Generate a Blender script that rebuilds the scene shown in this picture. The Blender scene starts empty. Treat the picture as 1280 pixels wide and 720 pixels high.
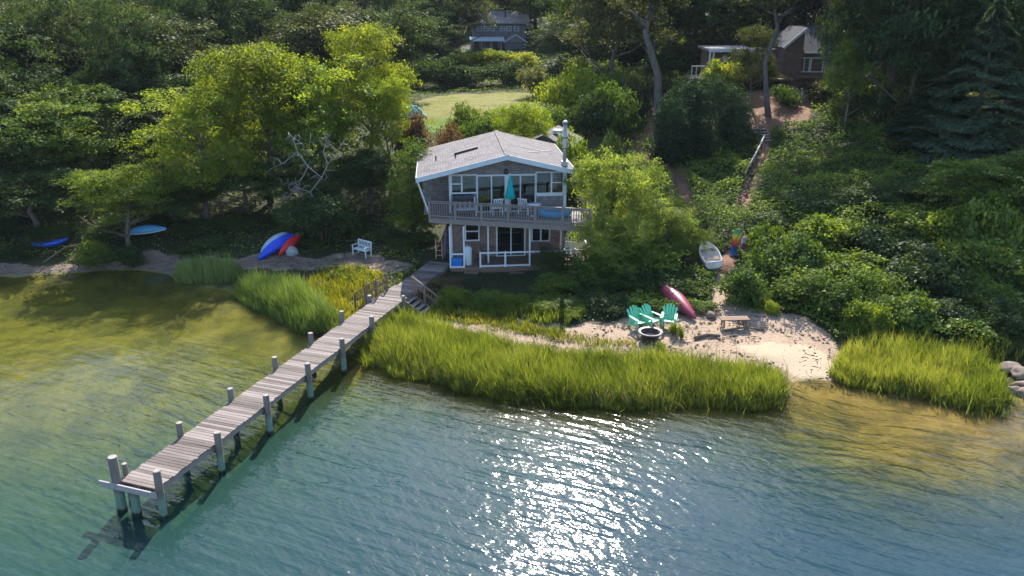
import bpy, math, random
import numpy as np
from mathutils import Vector, Matrix
R = math.radians
PI = math.pi
random.seed(7)
scene = bpy.context.scene
COL = scene.collection

# ------------------------------------------------------------------ camera
CAM_H, PITCH, FPX = 16.0, R(20), 1000.0          # metres, focal length in px of a 1280 wide picture
cam_d = bpy.data.cameras.new('camera')
cam_d.sensor_width = 36.0
cam_d.lens = 36.0 * FPX / 1280.0
cam_d.clip_start, cam_d.clip_end = 0.1, 5000
cam = bpy.data.objects.new('camera', cam_d)
cam.location = (0, 0, CAM_H)
cam.rotation_euler = (PI / 2 - PITCH, 0, 0)
COL.objects.link(cam)
scene.camera = cam
CP, SP = math.cos(PITCH), math.sin(PITCH)

def ray(px, py):
    u, v = (px - 640) / FPX, (360 - py) / FPX
    return Vector((u, CP + v * SP, -SP + v * CP))
def PZ(px, py, z):                    # survey helper: the point at height z seen in that direction
    d = ray(px, py)
    return Vector((0, 0, CAM_H)) + d * ((z - CAM_H) / d.z)
def PD(px, py, D):                    # ... at ground distance D
    d = ray(px, py)
    return Vector((0, 0, CAM_H)) + d * (D / d.y)
def proj(x, y, z):
    dz = z - CAM_H
    dep = y * CP - dz * SP
    return 640 + FPX * x / dep, 360 - FPX * (y * SP + dz * CP) / dep

# ------------------------------------------------------------------ light
SUN_EL, SUN_AZ = R(41), R(3.5)
w = bpy.data.worlds.new('World'); scene.world = w; w.use_nodes = True
nt = w.node_tree; nt.nodes.clear()
sky = nt.nodes.new('ShaderNodeTexSky'); sky.sky_type = 'NISHITA'; sky.sun_disc = False
sky.sun_elevation = SUN_EL; sky.sun_rotation = SUN_AZ
sky.air_density = 1.0; sky.dust_density = 1.0; sky.ozone_density = 2.5
bg = nt.nodes.new('ShaderNodeBackground'); bg.inputs['Strength'].default_value = 0.15
wo = nt.nodes.new('ShaderNodeOutputWorld')
nt.links.new(sky.outputs[0], bg.inputs[0]); nt.links.new(bg.outputs[0], wo.inputs[0])
sd = bpy.data.lights.new('sun', 'SUN'); sd.energy = 5.0; sd.angle = R(0.53); sd.color = (1.0, 0.93, 0.82)
sun = bpy.data.objects.new('sun', sd); COL.objects.link(sun)
SUNV = Vector((math.sin(SUN_AZ) * math.cos(SUN_EL), math.cos(SUN_AZ) * math.cos(SUN_EL), math.sin(SUN_EL)))
sun.rotation_euler = SUNV.to_track_quat('Z', 'Y').to_euler()
sun.location = SUNV * 200
vs = scene.view_settings
vs.view_transform = 'Standard'; vs.look = 'None'; vs.gamma = 1; vs.exposure = 1.3; vs.use_curve_mapping = False
scene.render.engine = 'CYCLES'
cy = scene.cycles
cy.max_bounces = 8; cy.transparent_max_bounces = 12; cy.diffuse_bounces = 3; cy.glossy_bounces = 3; cy.transmission_bounces = 4
cy.volume_bounces = 0
cy.caustics_reflective = False; cy.caustics_refractive = False
cy.use_denoising = True
cy.denoiser = 'OPENIMAGEDENOISE'
cy.denoising_prefilter = 'ACCURATE'
cy.denoising_input_passes = 'RGB_ALBEDO_NORMAL'
cy.sample_clamp_indirect = 6

# ------------------------------------------------------------------ naming and linking
def empty(name, label=None, cat=None, loc=(0, 0, 0), rotz=0, group=None, size=1.0):
    o = bpy.data.objects.new(name, None); COL.objects.link(o)
    o.empty_display_size = size
    o.location = loc; o.rotation_euler = (0, 0, rotz)
    tag(o, label, cat, group)
    return o
def tag(o, label=None, cat=None, group=None, kind=None):
    if label: o['label'] = label
    if cat: o['category'] = cat
    if group: o['group'] = group
    if kind: o['kind'] = kind
    return o
KIDS = {}
def link(name, me, mat=None, parent=None):
    o = bpy.data.objects.new(name, me); COL.objects.link(o)
    if mat is not None and not me.materials:
        for m in (mat if isinstance(mat, (list, tuple)) else [mat]): me.materials.append(m)
    if parent is not None:
        o.parent = parent
        KIDS.setdefault(parent.name, []).append(o)
    return o
def copy_tree(o, parent=None):
    c = o.copy(); COL.objects.link(c)
    if parent is not None:
        c.parent = parent
        KIDS.setdefault(parent.name, []).append(c)
    for k in KIDS.get(o.name, []): copy_tree(k, c)
    return c

class MB:
    """collects plain shapes and builds them as ONE mesh object"""
    def __init__(s): s.v = []; s.f = []; s.smooth = []
    def add(s, verts, faces, smooth=False):
        n = len(s.v)
        s.v += [tuple(p) for p in verts]
        s.f += [tuple(i + n for i in f) for f in faces]
        s.smooth += [smooth] * len(faces)
        return s
    def box(s, x0, x1, y0, y1, z0, z1, M=None):
        p = [(x, y, z) for z in (z0, z1) for y in (y0, y1) for x in (x0, x1)]
        if M is not None: p = [M @ Vector(q) for q in p]
        return s.add(p, [(0, 2, 3, 1), (4, 5, 7, 6), (0, 1, 5, 4), (2, 6, 7, 3), (0, 4, 6, 2), (1, 3, 7, 5)])
    def bar(s, a, b, w_, h, up=(0, 0, 1)):
        a, b = Vector(a), Vector(b); d = (b - a).normalized(); up = Vector(up)
        if abs(d.dot(up)) > .98: up = Vector((0, 1, 0))
        r = d.cross(up).normalized() * (w_ / 2); u = r.cross(d).normalized() * (h / 2)
        p = [q + i * r + j * u for q in (a, b) for j in (-1, 1) for i in (-1, 1)]
        return s.add(p, [(0, 1, 3, 2), (4, 6, 7, 5), (0, 4, 5, 1), (2, 3, 7, 6), (0, 2, 6, 4), (1, 5, 7, 3)])
    def tube(s, pts, rad, n=8, caps=True):
        pts = [Vector(p) for p in pts]
        if not isinstance(rad, (list, tuple)): rad = [rad] * len(pts)
        base = []; prev = None
        for i, p in enumerate(pts):
            d = (pts[min(i + 1, len(pts) - 1)] - pts[max(i - 1, 0)]).normalized()
            if prev is None:
                a = Vector((1, 0, 0)) if abs(d.x) < .8 else Vector((0, 1, 0))
                u = (a - d * a.dot(d)).normalized()
            else:
                u = (prev - d * prev.dot(d)).normalized()
            prev = u; v = d.cross(u)
            base += [p + rad[i] * (math.cos(2 * PI * k / n) * u + math.sin(2 * PI * k / n) * v) for k in range(n)]
        f = []
        for i in range(len(pts) - 1):
            for k in range(n):
                a, b = i * n + k, i * n + (k + 1) % n
                f.append((a, b, b + n, a + n))
        n0 = len(s.f)
        s.add(base, f, True)
        if caps:
            m = len(s.v) - len(base)
            s.f += [tuple(m + k for k in range(n))[::-1], tuple(m + (len(pts) - 1) * n + k for k in range(n))]
            s.smooth += [False, False]
        return s
    def prism(s, poly, h0, h1, M=None):      # polygon (x, y) raised from h0 to h1
        n = len(poly)
        p = [(x, y, h0) for x, y in poly] + [(x, y, h1) for x, y in poly]
        if M is not None: p = [M @ Vector(q) for q in p]
        return s.add(p, [tuple(range(n))[::-1], tuple(range(n, 2 * n))] + [(i, (i + 1) % n, n + (i + 1) % n, n + i) for i in range(n)])
    def lathe(s, prof, n=20, c=(0, 0, 0)):
        p = [(c[0] + r * math.cos(2 * PI * k / n), c[1] + r * math.sin(2 * PI * k / n), c[2] + z) for r, z in prof for k in range(n)]
        f = [(i * n + k, i * n + (k + 1) % n, (i + 1) * n + (k + 1) % n, (i + 1) * n + k) for i in range(len(prof) - 1) for k in range(n)]
        return s.add(p, f, True)
    def mesh(s, name):
        me = bpy.data.meshes.new(name)
        me.from_pydata(s.v, [], s.f)
        me.polygons.foreach_set('use_smooth', s.smooth)
        me.update()
        return me
    def build(s, name, mat, parent=None, bevel=0):
        o = link(name, s.mesh(name), mat, parent)
        if bevel:
            m = o.modifiers.new('bevel', 'BEVEL'); m.width = bevel; m.segments = 2; m.limit_method = 'ANGLE'
        return o

# ------------------------------------------------------------------ materials
MATS = {}
def new_mat(name):
    m = bpy.data.materials.new(name); m.use_nodes = True; MATS[name] = m
    n = m.node_tree; n.nodes.clear()
    return m, n
def N(n, t, **kw):
    x = n.nodes.new('ShaderNode' + t)
    for k, v in kw.items():
        if k.startswith('_'): setattr(x, k[1:], v)
        else: x.inputs[k.replace('__', ' ')].default_value = v
    return x
def L(n, a, b): n.links.new(a, b)
def ramp(n, stops, fac=None, interp='LINEAR'):
    r = n.nodes.new('ShaderNodeValToRGB'); r.color_ramp.interpolation = interp
    e = r.color_ramp.elements
    while len(e) < len(stops): e.new(.5)
    for k, (p, c) in zip(e, stops):
        k.position = p; k.color = (*c, 1) if len(c) == 3 else c
    if fac is not None: L(n, fac, r.inputs[0])
    return r
def mixc(n, fac, a, b, mode='MIX'):
    x = n.nodes.new('ShaderNodeMix'); x.data_type = 'RGBA'; x.blend_type = mode
    for s, v in ((x.inputs[0], fac), (x.inputs[6], a), (x.inputs[7], b)):
        if hasattr(v, 'is_output'): L(n, v, s)
        elif isinstance(v, (int, float)): s.default_value = v
        else: s.default_value = (*v, 1)
    return x.outputs[2]
def math_(n, op, a, b=0.0, clamp=False):
    x = n.nodes.new('ShaderNodeMath'); x.operation = op; x.use_clamp = clamp
    for s, v in ((x.inputs[0], a), (x.inputs[1], b)):
        if hasattr(v, 'is_output'): L(n, v, s)
        else: s.default_value = v
    return x.outputs[0]
def coords(n, scale=(1, 1, 1), rot=(0, 0, 0), src='Object'):
    tc = n.nodes.new('ShaderNodeTexCoord'); mp = n.nodes.new('ShaderNodeMapping')
    mp.inputs['Scale'].default_value = scale; mp.inputs['Rotation'].default_value = rot
    L(n, tc.outputs[src], mp.inputs[0]); return mp.outputs[0]
def finish(m, n, col, rough=.7, bump=None, bdist=.02, bstr=.5, spec=.3, metallic=0.0, **kw):
    b = N(n, 'BsdfPrincipled'); b.inputs['Roughness'].default_value = rough if not hasattr(rough, 'is_output') else .5
    if hasattr(rough, 'is_output'): L(n, rough, b.inputs['Roughness'])
    b.inputs['Specular IOR Level'].default_value = spec; b.inputs['Metallic'].default_value = metallic
    if hasattr(col, 'is_output'): L(n, col, b.inputs['Base Color'])
    else: b.inputs['Base Color'].default_value = (*col, 1)
    if bump is not None:
        bp = N(n, 'Bump', Strength=bstr, Distance=bdist); L(n, bump, bp.inputs['Height']); L(n, bp.outputs[0], b.inputs['Normal'])
    for k, v in kw.items(): b.inputs[k.replace('__', ' ')].default_value = v
    o = N(n, 'OutputMaterial'); L(n, b.outputs[0], o.inputs[0])
    return m
def plain(name, c, rough=.6, var=.18, scale=6.0, spec=.3, stretch=(1, 1, 1), metallic=0.0, c2=None, bump=0.0):
    """paint, plastic, wood ...: base colour broken up by two noises"""
    m, n = new_mat(name)
    co = coords(n, stretch)
    a = N(n, 'TexNoise', Scale=scale, Detail=6.0, Roughness=.65); L(n, co, a.inputs['Vector'])
    lo = tuple(x * (1 - var) for x in c) if c2 is None else c2
    hi = tuple(min(1, x * (1 + var)) for x in c)
    r = ramp(n, [(.3, lo), (.7, hi)], a.outputs[0])
    return finish(m, n, r.outputs[0], rough, a.outputs[0] if bump else None, bump, .6, spec, metallic)
# ------------------------------------------------------------------ terrain: one height field through surveyed points
SHORE = [(-700, 356), (-400, 352), (-200, 350), (0, 346), (60, 343), (130, 338), (190, 338), (225, 352), (290, 366), (320, 388), (380, 413),
         (425, 414), (448, 420), (456, 440), (475, 457), (540, 476), (620, 494), (700, 504), (780, 509), (870, 507), (968, 506), (983, 490),
         (990, 477), (1040, 475), (1065, 482), (1110, 488), (1160, 499), (1220, 512), (1258, 511), (1270, 500), (1300, 497), (1400, 490), (1700, 480)]
ctl = []
for px, py in SHORE: p = PZ(px, py, 0); ctl.append((p.x, p.y, 0))
for px, py in [(-400, 375), (-200, 372), (0, 368), (100, 362), (190, 360)]: p = PZ(px, py, -.35); ctl.append((p.x, p.y, -.35))
for px, py, z in [(100, 430, -.45), (0, 520, -.6), (200, 520, -.7), (300, 430, -.4), (400, 450, -.45), (-200, 520, -.6), (100, 640, -1.2), (350, 560, -1.15),
                  (480, 500, -.7), (560, 560, -1.35), (700, 560, -1.0), (850, 560, -1.0), (980, 530, -.45), (1080, 520, -.3), (1180, 540, -.22), (1300, 530, -.22),
                  (1100, 590, -.6), (1250, 600, -.6), (1500, 560, -.8), (1000, 640, -1.4), (1250, 690, -1.5), (640, 700, -1.9), (300, 700, -1.7), (-200, 700, -1.5), (1600, 700, -1.6)]:
    p = PZ(px, py, z); ctl.append((p.x, p.y, z))
for x in (-70, -40, -20, 0, 20, 40, 70):
    ctl.append((x, 6, -2.2)); ctl.append((x, -12, -2.5))
for px, py, z in [(-400, 318, 1.0), (-200, 315, .8), (0, 318, .7), (100, 312, .75), (184, 300, 1.0), (260, 318, .75), (347, 312, .8), (455, 318, .85), (250, 345, .15), (370, 385, .15), (435, 375, .25),
                  (470, 360, .5), (500, 345, .8), (540, 322, 1.0), (600, 332, .85), (720, 332, .85), (640, 372, .55), (560, 400, .4), (700, 400, .5), (760, 425, .35), (600, 440, .2), (700, 470, .12), (850, 480, .1), (940, 480, .1), (520, 440, .15),
                  (1000, 440, .35), (905, 402, .65), (815, 402, .65), (905, 360, 1.0), (883, 338, 1.25), (921, 312, 1.7), (930, 230, 3.5), (957, 180, 5.1), (955, 150, 6.3),
                  (985, 130, 7.2), (1000, 105, 8.2), (890, 95, 8.8), (1100, 400, .9), (1100, 450, .2), (1200, 430, .6), (1200, 480, .12), (1270, 450, .4), (1120, 330, 2.0), (1240, 360, 1.8), (1050, 250, 3.6), (1200, 260, 3.8), (1100, 170, 6.0), (1240, 180, 6.0),
                  (780, 330, 1.0), (700, 375, .7), (830, 240, 2.8), (815, 180, 4.6), (800, 130, 6.0), (545, 150, 5.3), (620, 120, 5.6), (560, 165, 4.7), (720, 140, 5.6),
                  (1400, 300, 3.0), (1400, 180, 6.0), (1500, 420, .6)]:
    p = PZ(px, py, z); ctl.append((p.x, p.y, z))
for x, y, z in [(-3, 46, 1.0), (3.5, 46, 1.0), (-3, 51, 1.25), (3, 51, 1.3), (-2, 57, 2.6), (3, 57, 2.8), (-4, 63, 4.0), (3, 63, 4.0), (-9, 57, 2.0),
                (-20, 58, 2.0), (-35, 58, 2.2), (-50, 60, 2.5), (-20, 68, 3.8), (-40, 72, 4.2), (-25, 85, 5.2), (-60, 85, 5.5), (0, 105, 6.0), (-30, 110, 6.5), (0, 135, 8.0), (-4, 150, 8.6),
                (30, 100, 9.0), (45, 75, 7.5), (60, 55, 4.5), (65, 90, 9.0), (30, 140, 10), (-60, 140, 9), (60, 140, 11), (0, 190, 13), (-70, 190, 13), (70, 190, 14)]:
    ctl.append((x, y, z))
ctl = np.array(ctl, float)
def _k(r2): return np.where(r2 > 1e-9, .5 * r2 * np.log(np.maximum(r2, 1e-9)), 0)
_n = len(ctl); _A = np.zeros((_n + 3, _n + 3))
_d2 = ((ctl[:, None, :2] - ctl[None, :, :2]) ** 2).sum(-1)
_A[:_n, :_n] = _k(_d2) + np.eye(_n) * .4
_A[:_n, _n] = 1; _A[:_n, _n + 1:] = ctl[:, :2]; _A[_n, :_n] = 1; _A[_n + 1:, :_n] = ctl[:, :2].T
_w = np.linalg.solve(_A, np.concatenate([ctl[:, 2], np.zeros(3)]))
def H(x, y):
    x = np.atleast_1d(np.asarray(x, float)); y = np.atleast_1d(np.asarray(y, float))
    xc, yc = np.clip(x, -75, 75), np.clip(y, -12, 195)
    out = np.zeros(len(x))
    for i in range(0, len(x), 20000):
        a, b = xc[i:i + 20000], yc[i:i + 20000]
        r2 = (a[:, None] - ctl[None, :, 0]) ** 2 + (b[:, None] - ctl[None, :, 1]) ** 2
        out[i:i + 20000] = _k(r2) @ _w[:_n] + _w[_n] + _w[_n + 1] * a + _w[_n + 2] * b
    out = out + np.clip(y - 195, 0, 400) * .05
    return out
def hz(x, y): return float(H(x, y)[0])
def PG(px, py):                       # where that line of sight meets the ground
    d = ray(px, py); ts = np.linspace(15, 220, 900)
    x, y, z = d.x * ts, d.y * ts, CAM_H + d.z * ts
    g = H(x, y) - z
    k = int(np.argmax(g > 0)) if (g > 0).any() else len(ts) - 1
    k = max(k, 1); t = ts[k - 1] + (ts[k] - ts[k - 1]) * (-g[k - 1]) / (g[k] - g[k - 1] + 1e-9)
    p = Vector((0, 0, CAM_H)) + d * float(t)
    p.z = hz(p.x, p.y); return p

def vnoise(x, y, seed=0):
    """cheap smooth value noise, 0..1"""
    xi, yi = np.floor(x).astype(np.int64), np.floor(y).astype(np.int64)
    fx, fy = x - xi, y - yi
    fx = fx * fx * (3 - 2 * fx); fy = fy * fy * (3 - 2 * fy)
    def h(a, b):
        q = (a * 374761393 + b * 668265263 + seed * 982451653) & 0x7fffffff
        q = ((q ^ (q >> 13)) * 1274126177) & 0x7fffffff
        return ((q ^ (q >> 16)) & 0xffff) / 65535.0
    return (h(xi, yi) * (1 - fx) + h(xi + 1, yi) * fx) * (1 - fy) + (h(xi, yi + 1) * (1 - fx) + h(xi + 1, yi + 1) * fx) * fy
def fbm(x, y, seed=0, o=4):
    s = 0; a = .5
    for i in range(o): s = s + a * vnoise(x * 2 ** i, y * 2 ** i, seed + i); a *= .5
    return s
def inpoly(x, y, poly):
    c = np.zeros(len(x), bool); n = len(poly)
    for i in range(n):
        x0, y0 = poly[i]; x1, y1 = poly[(i + 1) % n]
        if y0 == y1: continue
        c ^= ((y0 > y) != (y1 > y)) & (x < (x1 - x0) * (y - y0) / (y1 - y0) + x0)
    return c
def gpoly(pts): return [tuple(PG(*p)[:2]) for p in pts]      # outline on the ground
def area_mask(x, y, poly, jit=.5, seed=3):
    return inpoly(x + (fbm(x * .9, y * .9, seed) - .47) * jit * 2, y + (fbm(x * .9, y * .9, seed + 50) - .47) * jit * 2, poly)
def near_line(x, y, pts):
    d = np.full(len(x), 1e9)
    for (x0, y0), (x1, y1) in zip(pts[:-1], pts[1:]):
        t = np.clip(((x - x0) * (x1 - x0) + (y - y0) * (y1 - y0)) / ((x1 - x0) ** 2 + (y1 - y0) ** 2), 0, 1)
        d = np.minimum(d, np.hypot(x - x0 - t * (x1 - x0), y - y0 - t * (y1 - y0)))
    return d

SAND = gpoly([(690, 412), (740, 404), (790, 396), (850, 396), (886, 384), (893, 360), (893, 344), (908, 340), (918, 365), (955, 385), (1000, 398), (1038, 420), (1045, 470), (1042, 482), (988, 484), (985, 466), (920, 458), (830, 446), (760, 432)])
MOUND = gpoly([(915, 436), (960, 426), (1010, 432), (1040, 448), (1042, 474), (992, 477), (985, 460), (950, 450)])
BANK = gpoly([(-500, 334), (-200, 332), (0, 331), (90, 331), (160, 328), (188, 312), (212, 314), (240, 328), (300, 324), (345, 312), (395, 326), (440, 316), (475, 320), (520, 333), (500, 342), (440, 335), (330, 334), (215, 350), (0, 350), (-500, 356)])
WRACK = gpoly([(520, 398), (600, 408), (680, 420), (760, 428), (830, 436), (980, 462), (980, 472), (850, 452), (740, 446), (640, 434), (560, 420), (520, 408)])
MARSH = gpoly([(505, 388), (560, 376), (640, 380), (700, 398), (790, 428), (830, 448), (985, 470), (985, 512), (450, 512), (450, 430), (470, 400)])
MARSH2 = gpoly([(1035, 478), (1045, 440), (1130, 428), (1200, 438), (1262, 470), (1264, 520)])
LAWN = gpoly([(505, 128), (560, 118), (650, 114), (694, 126), (690, 150), (640, 165), (560, 165), (520, 160), (500, 145)])
LAWNG = gpoly([(520, 150), (565, 148), (575, 166), (530, 166)])
YARD = gpoly([(545, 338), (740, 335), (725, 372), (640, 384), (560, 372)])
DIRT1 = gpoly([(790, 118), (835, 118), (850, 180), (862, 246), (846, 256), (822, 205), (770, 205), (700, 170), (790, 170), (812, 160)])
DIRT2 = gpoly([(922, 118), (1012, 110), (1012, 150), (975, 166), (930, 166)])
PATH = [tuple(PG(*p)[:2]) for p in [(905, 350), (911, 312), (926, 262), (944, 216), (957, 190), (958, 160), (956, 132)]][2:]
PATHLOW = [tuple(PG(*p)[:2]) for p in [(903, 352), (909, 330), (912, 316)]]
PATH2 = [tuple(PG(*p)[:2]) for p in [(865, 262), (846, 232), (826, 196), (822, 160)]]

def axis(lo, hi, step, far0, far1, n):
    core = np.arange(lo, hi + step / 2, step)
    a = lo - np.geomspace(2, lo - far0, n)[::-1]; b = hi + np.geomspace(2, far1 - hi, n)
    return np.concatenate([a, core, b])
def grid_mesh(name, X, Y, Z):
    nx, ny = len(X), len(Y)
    xx, yy = np.meshgrid(X, Y)
    v = np.stack([xx.ravel(), yy.ravel(), Z.ravel()], 1)
    i = (np.arange(ny - 1)[:, None] * nx + np.arange(nx - 1)[None, :]).ravel()
    f = np.stack([i, i + 1, i + nx + 1, i + nx], 1)
    me = bpy.data.meshes.new(name)
    me.vertices.add(len(v)); me.vertices.foreach_set('co', v.astype(np.float32).ravel())
    me.loops.add(f.size); me.loops.foreach_set('vertex_index', f.astype(np.int32).ravel())
    me.polygons.add(len(f)); me.polygons.foreach_set('loop_start', np.arange(0, f.size, 4, dtype=np.int32))
    me.polygons.foreach_set('use_smooth', np.ones(len(f), bool))
    me.update(); me.validate()
    return me
def attr(me, name, vals):
    a = me.attributes.new(name, 'FLOAT', 'POINT'); a.data.foreach_set('value', np.asarray(vals, np.float32))

GX = axis(-46, 46, .36, -900, 900, 26); GY = axis(12, 100, .36, -500, 1500, 28)
xx, yy = np.meshgrid(GX, GY); gx, gy = xx.ravel(), yy.ravel()
gz = H(gx, gy)
gz0 = gz.copy()
land = np.clip((gz + .1) / .5, 0, 1)
gz = gz + (fbm(gx * .8, gy * .8, 11) - .47) * .22 * land + (fbm(gx * .5, gy * .5, 21) - .47) * .2 * (1 - land)
mnd = inpoly(gx, gy, MOUND); gz = gz + mnd * .06
ter = grid_mesh('ground', GX, GY, gz)
sandm = area_mask(gx, gy, SAND, .5) | area_mask(gx, gy, BANK, .8) | area_mask(gx, gy, WRACK, .3)
moundm = area_mask(gx, gy, MOUND, .3)
lawnm = area_mask(gx, gy, LAWN, .7); lawng = area_mask(gx, gy, LAWNG, .7)
yardm = area_mask(gx, gy, YARD, .5)
dirtm = area_mask(gx, gy, DIRT1, .9) | area_mask(gx, gy, DIRT2, .8) | (near_line(gx, gy, PATH) + (fbm(gx, gy, 5) - .5) * .6 < .3) | (near_line(gx, gy, PATHLOW) < .35) | (near_line(gx, gy, PATH2) + (fbm(gx, gy, 5) - .5) * .8 < .4)
def soft(mk):
    a = mk.astype(float).reshape(len(GY), len(GX))
    for _ in range(2):
        b = a.copy(); b[1:-1, 1:-1] = (a[1:-1, 1:-1] * 2 + a[:-2, 1:-1] + a[2:, 1:-1] + a[1:-1, :-2] + a[1:-1, 2:]) / 6; a = b
    return a.ravel()
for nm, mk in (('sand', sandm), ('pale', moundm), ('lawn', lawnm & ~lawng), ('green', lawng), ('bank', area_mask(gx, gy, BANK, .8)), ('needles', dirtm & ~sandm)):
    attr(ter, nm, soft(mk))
rightside = np.clip((gx - 8) / 6, 0, 1)
attr(ter, 'brown', rightside)

def ground_mat():
    m, n = new_mat('ground')
    co = coords(n)
    def at(nm):
        a = n.nodes.new('ShaderNodeAttribute'); a.attribute_name = nm; return a.outputs['Fac']
    fine = N(n, 'TexNoise', Scale=9.0, Detail=8.0, Roughness=.75); L(n, co, fine.inputs['Vector'])
    mid = N(n, 'TexNoise', Scale=1.3, Detail=6.0, Roughness=.6); L(n, co, mid.inputs['Vector'])
    peb = N(n, 'TexVoronoi', Scale=11.0); L(n, co, peb.inputs['Vector'])
    def edge(a):                         # soft mask broken up by noise
        q = math_(n, 'ADD', a, math_(n, 'MULTIPLY', math_(n, 'SUBTRACT', mid.outputs[0], .5), 1.1))
        q = math_(n, 'ADD', q, math_(n, 'MULTIPLY', math_(n, 'SUBTRACT', fine.outputs[0], .5), .8))
        return ramp(n, [(.4, (0, 0, 0)), (.6, (1, 1, 1))], q).outputs[0]
    soil = ramp(n, [(.3, (.022, .02, .012)), (.5, (.032, .038, .015)), (.7, (.05, .055, .022))], fine.outputs[0]).outputs[0]
    sand0 = ramp(n, [(.25, (.18, .125, .085)), (.5, (.33, .24, .168)), (.75, (.42, .315, .228))], fine.outputs[0]).outputs[0]
    sand1 = mixc(n, ramp(n, [(.0, (1, 1, 1)), (.35, (0, 0, 0))], peb.outputs['Distance']).outputs[0], sand0, (.30, .25, .22))
    deb = N(n, 'TexNoise', Scale=2.2, Detail=9.0, Roughness=.8); L(n, coords(n, (.7, 2.2, 1), (0, 0, .2)), deb.inputs['Vector'])
    sand2 = mixc(n, ramp(n, [(.55, (0, 0, 0)), (.63, (.8, .8, .8))], deb.outputs[0]).outputs[0], sand1, (.085, .06, .045))
    pale = ramp(n, [(.25, (.36, .27, .18)), (.75, (.48, .38, .268))], fine.outputs[0]).outputs[0]
    lawn = ramp(n, [(.3, (.075, .105, .014)), (.48, (.125, .125, .02)), (.66, (.17, .13, .03))], mid.outputs[0]).outputs[0]
    lawn = mixc(n, .5, lawn, ramp(n, [(.3, (.07, .085, .015)), (.7, (.18, .165, .04))], fine.outputs[0]).outputs[0])
    green = ramp(n, [(.3, (.035, .07, .015)), (.55, (.09, .17, .025)), (.75, (.17, .25, .04))], fine.outputs[0]).outputs[0]
    needles = ramp(n, [(.3, (.085, .045, .03)), (.5, (.19, .105, .07)), (.7, (.33, .2, .135))], fine.outputs[0]).outputs[0]
    c = mixc(n, edge(at('sand')), soil, mixc(n, math_(n, 'MULTIPLY', at('bank'), .75), sand2, mixc(n, ramp(n, [(.42, (0, 0, 0)), (.58, (1, 1, 1))], deb.outputs[0]).outputs[0], (.15, .115, .10), (.05, .042, .03))))  # left bank darkened: tree shade put into the colour, plus wet sand and debris
    c = mixc(n, edge(at('pale')), c, pale)
    c = mixc(n, edge(at('lawn')), c, lawn)
    c = mixc(n, edge(at('green')), c, green)
    c = mixc(n, edge(at('needles')), c, needles)
    # under water: sand, algae and eelgrass
    sep = N(n, 'SeparateXYZ'); L(n, co, sep.inputs[0])
    big = N(n, 'TexNoise', Scale=.32, Detail=9.0, Roughness=.68, Distortion=.5); L(n, co, big.inputs['Vector'])
    weed = N(n, 'TexNoise', Scale=.9, Detail=8.0, Roughness=.7); L(n, co, weed.inputs['Vector'])
    bedl = ramp(n, [(.3, (.07, .08, .018)), (.5, (.155, .155, .028)), (.7, (.235, .215, .045))], weed.outputs[0]).outputs[0]
    bedr = ramp(n, [(.3, (.085, .065, .024)), (.5, (.20, .15, .048)), (.7, (.30, .22, .08))], weed.outputs[0]).outputs[0]
    bed = mixc(n, at('brown'), bedl, bedr)
    bed = mixc(n, ramp(n, [(.48, (0, 0, 0)), (.58, (.55, .55, .55))], big.outputs[0]).outputs[0], bed, (.035, .05, .025))
    zz = math_(n, 'ADD', sep.outputs[2], math_(n, 'MULTIPLY', math_(n, 'SUBTRACT', mid.outputs[0], .5), .2))
    c = mixc(n, ramp(n, [(.45, (1, 1, 1)), (.55, (0, 0, 0))], math_(n, 'ADD', zz, .47)).outputs[0], c, bed)
    # wet band at the waterline is darker sand
    finish(m, n, c, .9, math_(n, 'ADD', fine.outputs[0], math_(n, 'MULTIPLY', peb.outputs['Distance'], .4)), .06, .7, .15)
    return m
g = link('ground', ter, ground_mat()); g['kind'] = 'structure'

# ------------------------------------------------------------------ water
WX = axis(-46, 46, .5, -900, 900, 22); WY = axis(5, 50, .5, -500, 320, 20)
wx, wy = np.meshgrid(WX, WY)
wd = -H(wx.ravel(), wy.ravel())
wm = grid_mesh('water', WX, WY, np.zeros(wx.shape))
# keep the sheet only where there is water under it (or just inland of the edge)
import bmesh
bm = bmesh.new(); bm.from_mesh(wm); bm.verts.ensure_lookup_table()
bmesh.ops.delete(bm, geom=[v for v in bm.verts if wd[v.index] < -.9], context='VERTS')
bm.to_mesh(wm); bm.free()
co_ = np.zeros(len(wm.vertices) * 3, np.float32); wm.vertices.foreach_get('co', co_); co_ = co_.reshape(-1, 3)
attr(wm, 'depth', np.maximum(-H(co_[:, 0], co_[:, 1]), 0))
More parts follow.
